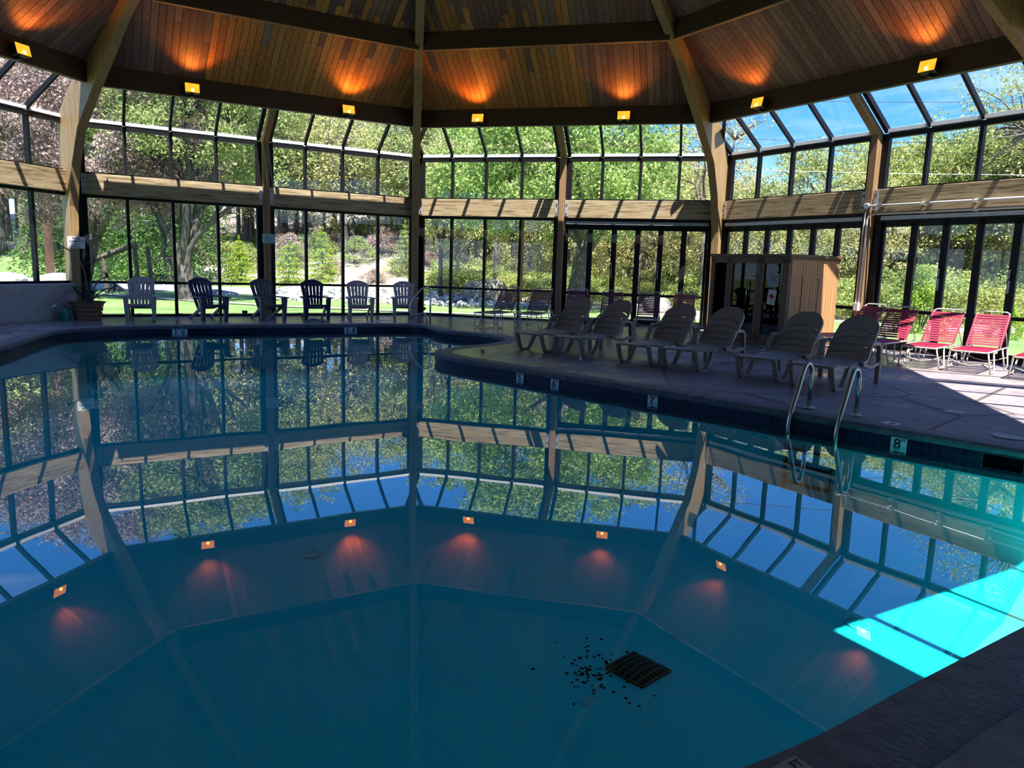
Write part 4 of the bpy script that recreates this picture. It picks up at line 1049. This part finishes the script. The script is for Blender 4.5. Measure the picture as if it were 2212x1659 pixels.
def tree(name, loc, lb, mat, bark, H, fork, tr, crown, rad, nclu, nleaf, lsize, clr, seed, nlimb=14, cat='tree', group=None, lean=(0, 0), low=-.8, nfork=4, trunk_pts=None, shell=.55):
    rr_ = random.Random(seed); t = thing(name, loc, 0, lb, cat, group)
    cx, cy, cz = crown; cl = []
    while len(cl) < nclu:
        d = Vector((rr_.gauss(0, 1), rr_.gauss(0, 1), rr_.gauss(0, 1))).normalized()
        if d.z < low: continue
        f = rr_.uniform(shell, 1)
        cl.append(Vector((cx+d.x*rad[0]*f, cy+d.y*rad[1]*f, cz+d.z*rad[2]*f)))
    m = MB(); fk = Vector((lean[0], lean[1], fork))
    base = [Vector((0, 0, -.1)), Vector((lean[0]*.1, lean[1]*.1, fork*.12)), Vector((lean[0]*.45, lean[1]*.45, fork*.5)), fk]
    m.tube(base, [tr*1.45, tr*1.1, tr*.95, tr*.9], 10)
    order = sorted(cl, key=lambda c: -c.z); main = []
    for q in range(nfork):
        a = 2*PI*q/nfork+rr_.uniform(-.4, .4)
        e = Vector((cx+math.cos(a)*rad[0]*.38, cy+math.sin(a)*rad[1]*.38, cz+rad[2]*rr_.uniform(-.15, .35)))
        main.append(limb(m, fk-Vector((0, 0, .1)), e, tr*.62, tr*.2, rr_, 6, .10, 8))
    for q in range(nlimb):
        c = cl[rr_.randrange(len(cl))]; pth = main[rr_.randrange(len(main))]; s0 = min((p for P in main for p in P[2:]), key=lambda p: (p-c).length)
        limb(m, s0, c, tr*.16, tr*.03, rr_, 4, .12, 5)
    obj('trunk', m, bark, t, smooth=True)
    cen = [(c.x, c.y, c.z, clr*rr_.uniform(.7, 1.3), clr*rr_.uniform(.7, 1.3), clr*rr_.uniform(.45, .8), nleaf*rr_.uniform(.6, 1.4)) for c in cl]
    leafobj(leaves('foliage', cen, lsize, mat, seed), t); return t
def conifer(name, loc, lb, mat, H, R0, seed, nl=2600, lsize=.14, group=None, skirt=.06):
    rr_ = random.Random(seed); t = thing(name, loc, 0, lb, 'conifer', group); g = np.random.default_rng(seed)
    m = MB(); m.tube([(0, 0, -.1), (0, 0, H*.5), (0, 0, H*.97)], [H*.022, H*.014, .006], 7); obj('trunk', m, M['bark'], t)
    cen = []; nt_ = int(max(7, H*4))
    for k in range(nt_):
        f = k/(nt_-1); z = H*(skirt+(1-skirt)*f); r = R0*(1-f)**.85; nb_ = max(3, int(9*(1-f)+3))
        for q in range(nb_):
            a = 2*PI*q/nb_+rr_.uniform(-.3, .3)
            for w in (.35, .62, .9):
                cen.append((math.cos(a)*r*w, math.sin(a)*r*w, z-.18*r*w, .05+r*.22, .05+r*.22, .05+H*.028, 1))
    nn = max(3, nl//len(cen)); cen = [c[:6]+(nn,) for c in cen]
    cen.append((0, 0, H*.97, .03, .03, H*.03, 25))
    leafobj(leaves('foliage', cen, lsize, mat, seed, .4, .35, .2), t); return t
def bush(name, loc, lb, mat, rx, rz, seed, n=2600, lsize=.10, group=None, cat='bush', cone=False):
    rr_ = random.Random(seed); t = thing(name, loc, 0, lb, cat, group); cen = []
    for k in range(46):
        a = rr_.uniform(0, 2*PI); f = rr_.random()
        if cone: z = f*rz; r = rx*(1-(f**1.4))*.95*math.sqrt(rr_.uniform(.4, 1))
        else:
            el = rr_.uniform(0, PI/2); r = rx*math.cos(el)*rr_.uniform(.4, 1); z = rz*math.sin(el)*rr_.uniform(.6, 1)+.05
        cen.append((math.cos(a)*r, math.sin(a)*r, z, rx*.26, rx*.26, rz*.14, n/46))
    m = MB()
    for k in range(7):
        a = k*.9; limb(m, (0, 0, -.05), (math.cos(a)*rx*.5, math.sin(a)*rx*.5, rz*.6), .02, .006, rr_, 3, .1, 5)
    obj('stems', m, M['bark'], t); leafobj(leaves('foliage', cen, lsize, mat, seed, .6), t); return t

# named trees and shrubs near the glass
tree('plum_tree', on(-15.9, 27.4), 'purple leaved plum tree filling the left windows behind the planter', L['plum'], M['bark'], 10, 2.2, .24, (.5, .2, 5.7), (4.5, 3.6, 3.7), 190, 300, .135, .8, 21, 26, lean=(.6, .2), low=-.85)
def multistem():
    t = tree('multi_stemmed_tree', on(-11.8, 26.9), 'stout grey tree with spreading curved limbs behind the navy chair', L['olive'], M['greybark'], 9, 1.25, .27, (.35, .2, 5.6), (3.3, 3.0, 2.9), 130, 190, .13, .7, 22, 40, low=-.45, nfork=5)
    rr_ = random.Random(2); m = MB()
    for P, r in (([(0,-.05,.0), (-.05,-.08,.7), (-.45,-.1,1.35), (-.72,-.1,1.6), (-.68,0,2.1), (-.95,.1,2.9), (-1.5,.2,3.7)], .13), ([(.06,-.05,.0), (.08,-.08,.8), (.2,-.1,1.8), (.55,-.1,2.3), (1.2,-.1,2.9), (2.1,-.1,3.6)], .16), ([(-.06,-.1,.0), (-.06,-.12,.8), (-.2,-.2,1.9), (-.6,-.3,2.7), (-1.0,-.3,3.9)], .15), ([(.05,-.12,.0), (.06,-.1,.9), (.25,.1,2.0), (.4,.1,3.2), (.5,.2,4.6)], .14), ([(.9,-.1,2.65), (1.5,-.2,3.4), (1.7,-.1,4.2)], .08)):
        m.tube(P, [r*(1-.6*k/(len(P)-1)) for k in range(len(P))], 8)
    obj('limbs', m, M['greybark'], t, smooth=True)
multistem()
def maple():
    t = tree('maple_tree', on(2.3, 29.2), 'big bright green maple with a leaning trunk behind the folding doors', L['maple'], M['bark'], 12, 2.6, .34, (-.9, .3, 5.3), (4.9, 4.8, 3.6), 280, 175, .155, .72, 23, 46, lean=(.35, 0), low=-.8)
    m = MB(); m.tube([(.2,0,1.9), (.75,-.2,2.8), (1.3,-.3,3.25), (2.2,-.4,3.6), (3.2,-.5,4.3)], [.24,.2,.17,.13,.07], 9)
    obj('limbs', m, M['bark'], t, smooth=True)
maple()
conifer('tall_spruce', on(-19.0, 41.5), 'tall dark spruce behind the plum tree', L['deep'], 15.5, 3.6, 31, 22000, .22)
conifer('tall_spruce', on(-26.0, 45), 'dark spruce at the far left edge beyond the road', L['deep'], 14, 3.6, 32, 20000, .22)
conifer('young_spruce', on(-15.6, 42.6), 'small bright spruce on the slope left of the post with the mint notice', L['conifer'], 2.5, 1.15, 33, 7000, .10)
conifer('young_spruce', on(-12.5, 41.6), 'small bright spruce on the slope, first to the right of that post', L['conifer'], 2.3, 1.1, 34, 7000, .10)
conifer('young_spruce', on(-10.7, 41.8), 'small bright pointed spruce on the slope, taller than its neighbour on the left', L['conifer'], 2.9, 1.1, 35, 7500, .10)
conifer('young_spruce', on(-6.3, 43), 'dull green spruce on the slope left of the middle column', L['olive'], 3.0, 1.1, 36, 6000, .10)
bush('yellow_shrub', on(-22.8, 45.2), 'yellow green shrub on the slope beside the plum tree', L['bush'], 1.2, 1.1, 37)
bush('conical_shrub', on(11.75, 21.7), 'bright green conical shrub behind the sunlit red loungers', L['conifer'], .72, 1.85, 38, 12000, .055, None, 'shrub', True)
bush('round_shrub', on(13.55, 20.6), 'bright green shrub at the right, cut by the frame of the folding door', L['bush'], .5, 1.05, 39, 4500, .05, None, 'shrub', True)
tree('oak_tree', on(23.5, 30.5), 'oak at the far right whose bare crooked branches reach over the roof glass', L['oak'], M['bark'], 12, 3.0, .34, (-2.0, 0, 7.6), (5.2, 4.6, 3.9), 130, 60, .13, .7, 41, 90, low=-.6, nfork=6)
tree('oak_tree', on(15.0, 37.0), 'yellow green oak behind the right folding doors', L['oak'], M['bark'], 9, 2.4, .25, (0, 0, 5.2), (4.6, 4.0, 2.9), 130, 170, .14, .75, 42, 50, low=-.8)
tree('oak_tree', on(21.0, 38.0), 'yellow green oak behind the farthest right folding door', L['oak'], M['bark'], 9, 2.4, .25, (0, 0, 5.4), (4.8, 4.0, 3.2), 130, 170, .14, .75, 43, 50, low=-.8)
tree('slender_tree', on(8.2, 33.0), 'thin airy tree beside the right column, few pale leaves', L['spring'], M['bark'], 9, 3.2, .15, (.2, 0, 6.4), (2.6, 2.4, 3.0), 60, 55, .13, .6, 44, 50, low=-.9, nfork=5)

# woods beyond: a few kinds, repeated one by one
protos = []
KIND = [('spring', 'greybark', 'slender tree with thin pale yellow leaves in the woods beyond the lawn'), ('oak', 'bark', 'slender tree with fresh yellow green leaves in the woods beyond the lawn'),
        ('olive', 'bark', 'slender tree with soft olive leaves in the woods beyond the lawn'), ('maple', 'greybark', 'slender tree with strong green leaves in the woods beyond the lawn'),
        ('spring', 'bark', 'almost bare thin tree in the woods beyond the lawn')]
for q, (lf, bk, lb) in enumerate(KIND):
    n_l = [34, 62, 42, 62, 11][q]
    protos.append(tree('woodland_tree', (0, -300-12*q, 0), lb, L[lf], M[bk], 12, 3.4, .15, (0, 0, 6.6), (2.8, 2.8, 5.2), 120, n_l*1.7, .19, .7, 60+q, 46, group='woodland trees, kind %s' % 'abcde'[q], low=-.95, nfork=5, shell=.3))
rr = random.Random(77); first = [True]*5
def place_tree(q, x, y, h, lb=None):
    s = h/12.0; rz = rr.uniform(0, 6.28); w = s*rr.uniform(.85, 1.25)
    if first[q]:
        first[q] = False; o = protos[q]; o.location = on(x, y); o.rotation_euler = (0, 0, rz); o.scale = (w, w, s)
    else: dup(protos[q], on(x, y), rz, KIND[q][2], None, (w, w, s))
def elev(u):                       # crest of the woods against the sky, degrees above the eye
    tab = [(-200, 16), (330, 16.0), (600, 15.8), (850, 13.8), (980, 12.6), (1200, 12.5), (1420, 11.5), (1560, 9.2), (1750, 9.0), (1900, 10.0), (2050, 11.5), (2300, 12.5)]
    for (a, b), (c, d) in zip(tab, tab[1:]):
        if a <= u <= c: return b+(d-b)*(u-a)/(c-a)
    return 12
for k in range(118):
    u = -160+2500*((k*.6180339) % 1); dist = 47+30*((k*.7548777) % 1)
    if u > 1450: dist = 38+28*((k*.7548777) % 1)
    az = math.atan((u-1106)/1611.4); x, y = dist*math.sin(az), dist*math.cos(az)
    if x < -8 and y < yfar(x)+5: y = yfar(x)+5+rr.uniform(0, 8)
    hz = ground_z(x, y); top = 1.5+math.hypot(x, y)*math.tan(R_(elev(u)+rr.uniform(-3.2, .8)-(1.2 if k % 3 else 0)))
    left = u < 900
    q = rr.choice((0, 0, 4, 2, 4, 4)) if left else (rr.choice((0, 1, 1, 3, 4, 2)) if u < 1500 else rr.choice((1, 1, 0, 2, 1)))
    place_tree(q, x, y, max(5.5, top-hz))
for k in range(46):
    u = -100+2400*((k*.6180339+.43) % 1); dist = 78+22*((k*.7548+.6) % 1); az = math.atan((u-1106)/1611.4); x, y = dist*math.sin(az), dist*math.cos(az)
    top = 1.5+math.hypot(x, y)*math.tan(R_(min(9, elev(u)-rr.uniform(2, 5)))); place_tree(rr.choice((1, 3, 2)), x, y, max(8, top-ground_z(x, y)))
for k in range(64):
    u = 540+1700*((k*.6180339+.17) % 1); dist = (50+10*((k*.7548+.4) % 1)) if u < 930 else 33+16*((k*.7548+.4) % 1)
    az = math.atan((u-1106)/1611.4); x, y = dist*math.sin(az), dist*math.cos(az)
    if x < -8 and y < yfar(x)+4: y = yfar(x)+4+rr.uniform(0, 8)
    top = 1.5+math.hypot(x, y)*math.tan(R_(elev(u)-rr.uniform(.5, 4.5)))
    place_tree(rr.choice((4, 4, 4, 0)), x, y, max(5, top-ground_z(x, y)))
und = [bush('undergrowth_bush', (0, -320-4*q, 0), lb, L[mt], 1.5, 1.5, 80+q, 6500, .085, 'undergrowth bushes, kind %s' % 'abc'[q]) for q, (mt, lb) in enumerate((('olive', 'loose olive bush in the undergrowth at the edge of the woods'), ('oak', 'loose yellow green bush in the undergrowth at the edge of the woods'), ('twig', 'bare brown brush in the undergrowth at the edge of the woods')))]
fu = [True]*3
for k in range(150):
    u = -150+2480*((k*.6180339+.31) % 1); az = math.atan((u-1106)/1611.4)
    dist = (42+14*((k*.7548+.2) % 1)) if u < 950 else (33+14*((k*.7548+.2) % 1) if u < 1500 else 30+16*((k*.7548+.2) % 1))
    x, y = dist*math.sin(az), dist*math.cos(az)
    if x < -8 and y < yfar(x)+4: y = yfar(x)+4+rr.uniform(0, 12)
    q = rr.choice((0, 2, 2, 1)) if u < 950 else rr.choice((0, 1, 1, 1)); s = rr.uniform(.6, 1.5)*(.75 if u < 950 else .95)
    if fu[q]: fu[q] = False; o = und[q]; o.location = on(x, y); o.scale = (s, s, s*.9)
    else: dup(und[q], on(x, y), rr.uniform(0, 6), und[q]['label'], None, (s, s, s*rr.uniform(.7, 1.1)))

for k in range(56):
    u = 860+1420*((k*.6180339+.09) % 1); dist = 54+12*((k*.7548+.3) % 1); az = math.atan((u-1106)/1611.4); x, y = dist*math.sin(az), dist*math.cos(az)
    q = rr.choice((0, 1, 1, 0)); s = rr.uniform(2.0, 3.2); dup(und[q], on(x, y), rr.uniform(0, 6), und[q]['label'], None, (s, s, s*rr.uniform(.9, 1.3)))
# rocks
def rock(name, loc, sx_, sy_, sz_, seed, mat, lb, cat='rock', group=None, det=3):
    bm = bmesh.new(); bmesh.ops.create_icosphere(bm, subdivisions=det, radius=1); g = random.Random(seed)
    ax = [(Vector((g.gauss(0, 1), g.gauss(0, 1), g.gauss(0, 1))).normalized(), g.uniform(.72, .95)) for _ in range(16)]
    for v in bm.verts:
        for a, d in ax:
            e = v.co.dot(a)-d
            if e > 0: v.co -= a*e*.9
        v.co = Vector((v.co.x*sx_, v.co.y*sy_, v.co.z*sz_+sz_*.55))
    me = bpy.data.meshes.new(name); bm.to_mesh(me); bm.free(); me.materials.append(mat)
    o = bpy.data.objects.new(name, me); COL.objects.link(o); o.location = loc; meta(o, lb, cat, group); return o
def streaked():
    m, nt, bs, _ = new('streaked_boulder'); f = noise(nt, coords(nt, (5, 5, .5)), 1.4, 5, .65)
    nt.links.new(ramp(nt, f, [(.35, (.10, .085, .065)), (.5, (.20, .175, .14)), (.66, (.36, .34, .30))]), bs.inputs['Base Color']); inp(bs, Roughness=.9); bump(nt, bs, noise(nt, coords(nt), 4, 5, .7), .8, .1); return m
rock('boulder', on(-1.15, 31.4, -.15), 1.15, .9, .82, 5, streaked(), 'huge grey boulder with pale streaks beyond the lawn', 'boulder', None, 4)
rock('boulder', on(5.4, 28.6, -.1), .55, .5, .55, 8, M['rock'], 'pale angular rock seen between the folding door leaves', 'boulder')
rock('boulder', on(-24.6, 36.4, -.1), 1.2, .8, .42, 11, M['rock'], 'low grey rock at the far left beside the road', 'boulder')
rock('boulder', on(-20.2, 33.4, -.1), 1.2, .8, .5, 12, M['rock'], 'broad pale rock behind the left column', 'boulder')
rock('boulder', on(-17.9, 32.6, -.1), .9, .6, .32, 13, M['rock'], 'low pale rock to the right of the broad one', 'boulder')
rock('boulder', on(-12.4, 31.5, -.1), .8, .6, .22, 14, M['rock'], 'flat rock on the lawn edge behind the navy chair', 'boulder')
rock('boulder', on(-9.6, 32.5, -.1), .9, .6, .38, 15, M['rock'], 'grey rock at the left end of the white rock bed', 'boulder')
bm = bmesh.new(); g = random.Random(6)
for k in range(520):
    x = g.uniform(-10, 2.2); y = 28.0+g.random()**1.1*6.5+.12*abs(x+4)
    if x > -.5 and y > 30: continue
    s = g.uniform(.08, .26); r0 = bmesh.ops.create_icosphere(bm, subdivisions=1, radius=1)
    rt_ = Matrix.Rotation(g.uniform(0, 6), 3, Vector((g.random(), g.random(), g.random()+.1)).normalized())
    for v in r0['verts']:
        q = rt_ @ Vector((v.co.x*g.uniform(.8, 1.1), v.co.y*.8, v.co.z*.7)); v.co = Vector((x, y, ground_z(x, y)+s*.25+max(0, y-30)*.05))+q*s
me = bpy.data.meshes.new('rock_bed'); bm.to_mesh(me); bm.free(); me.materials.append(M['palerock'])
o = bpy.data.objects.new('rock_bed', me); COL.objects.link(o); meta(o, 'bed of broken white rocks behind the lawn', 'rocks', None, 'stuff')
bm = bmesh.new()
for k in range(160):
    x = 10.5+g.random()*6.5; y = 23.3-.35*(x-11.5)+g.gauss(0, .25); s = g.uniform(.05, .12); r0 = bmesh.ops.create_icosphere(bm, subdivisions=1, radius=1)
    for v in r0['verts']: v.co = Vector((x, y, -.04))+Vector((v.co.x*g.uniform(.8, 1.2), v.co.y, v.co.z*.7))*s
me = bpy.data.meshes.new('rock_border'); bm.to_mesh(me); bm.free(); me.materials.append(M['palerock'])
o = bpy.data.objects.new('rock_border', me); COL.objects.link(o); meta(o, 'border of small white stones behind the red loungers', 'rocks', None, 'stuff')

# poles, timbers and wires
def pole(name, loc, h, r, mat, lb): m = MB(); m.tube([(0, 0, -.1), (0, 0, h*.5), (0, 0, h)], [r*1.1, r, r*.8], 10); o = obj(name, m, mat, smooth=True, label=lb, cat='pole'); o.location = loc
pole('utility_pole', on(.2, 31.8), 8.2, .11, M['redbark'], 'straight red brown pole right of the boulder')
pole('utility_pole', on(-25.2, 40.8), 10, .19, M['redbark'], 'thick red brown trunk like pole behind the far left window')
t = thing('timber_swing_frame', on(-16.2, 30.2), R_(10), 'dark timber frame with a slanting brace under the plum tree', 'timber frame')
m = MB(); m.tube([(-1.6, 0, .9), (1.0, 0, 2.0)], .11, 8); obj('brace', m, M['bark'], t)
for x, hh in ((-.2, 1.5), (1.0, 2.0), (1.5, 1.9)):
    m = MB(); m.tube([(x, 0, -.05), (x-.1, 0, hh)], .09, 8); obj('upright', m, M['bark'], t)
def wire(a, b, sag, r, mat, lb):
    a, b = Vector(a), Vector(b); m = MB(); m.tube([a.lerp(b, k/16)-Vector((0, 0, sag*4*(k/16)*(1-k/16))) for k in range(17)], r, 5); obj('utility_wire', m, mat, label=lb, cat='wire', smooth=True)
wire((0, 36, 9.35), (30, 31, 9.0), .25, .012, M['wire'], 'highest thin black wire crossing the sky at the right')
wire((0, 36, 7.75), (30, 31, 7.3), .25, .012, M['wire'], 'middle thin black wire crossing the sky at the right')
wire((0, 36, 7.35), (30, 31, 6.9), .25, .012, M['wire'], 'lowest of the three thin black wires at the right')
wire((4, 34, 6.05), (30, 27, 5.6), .2, .014, M['palewire'], 'pale cable in front of the oaks at the right')
wire((-13.5, 42, 7.9), (2, 31.8, 5.4), .3, .02, M['palewire'], 'pale cable sloping down to the red brown pole')
wire((-16, 43, 5.6), (.2, 31.8, 3.1), .3, .02, M['wire'], 'dark cable below the pale one, sloping to the red brown pole')
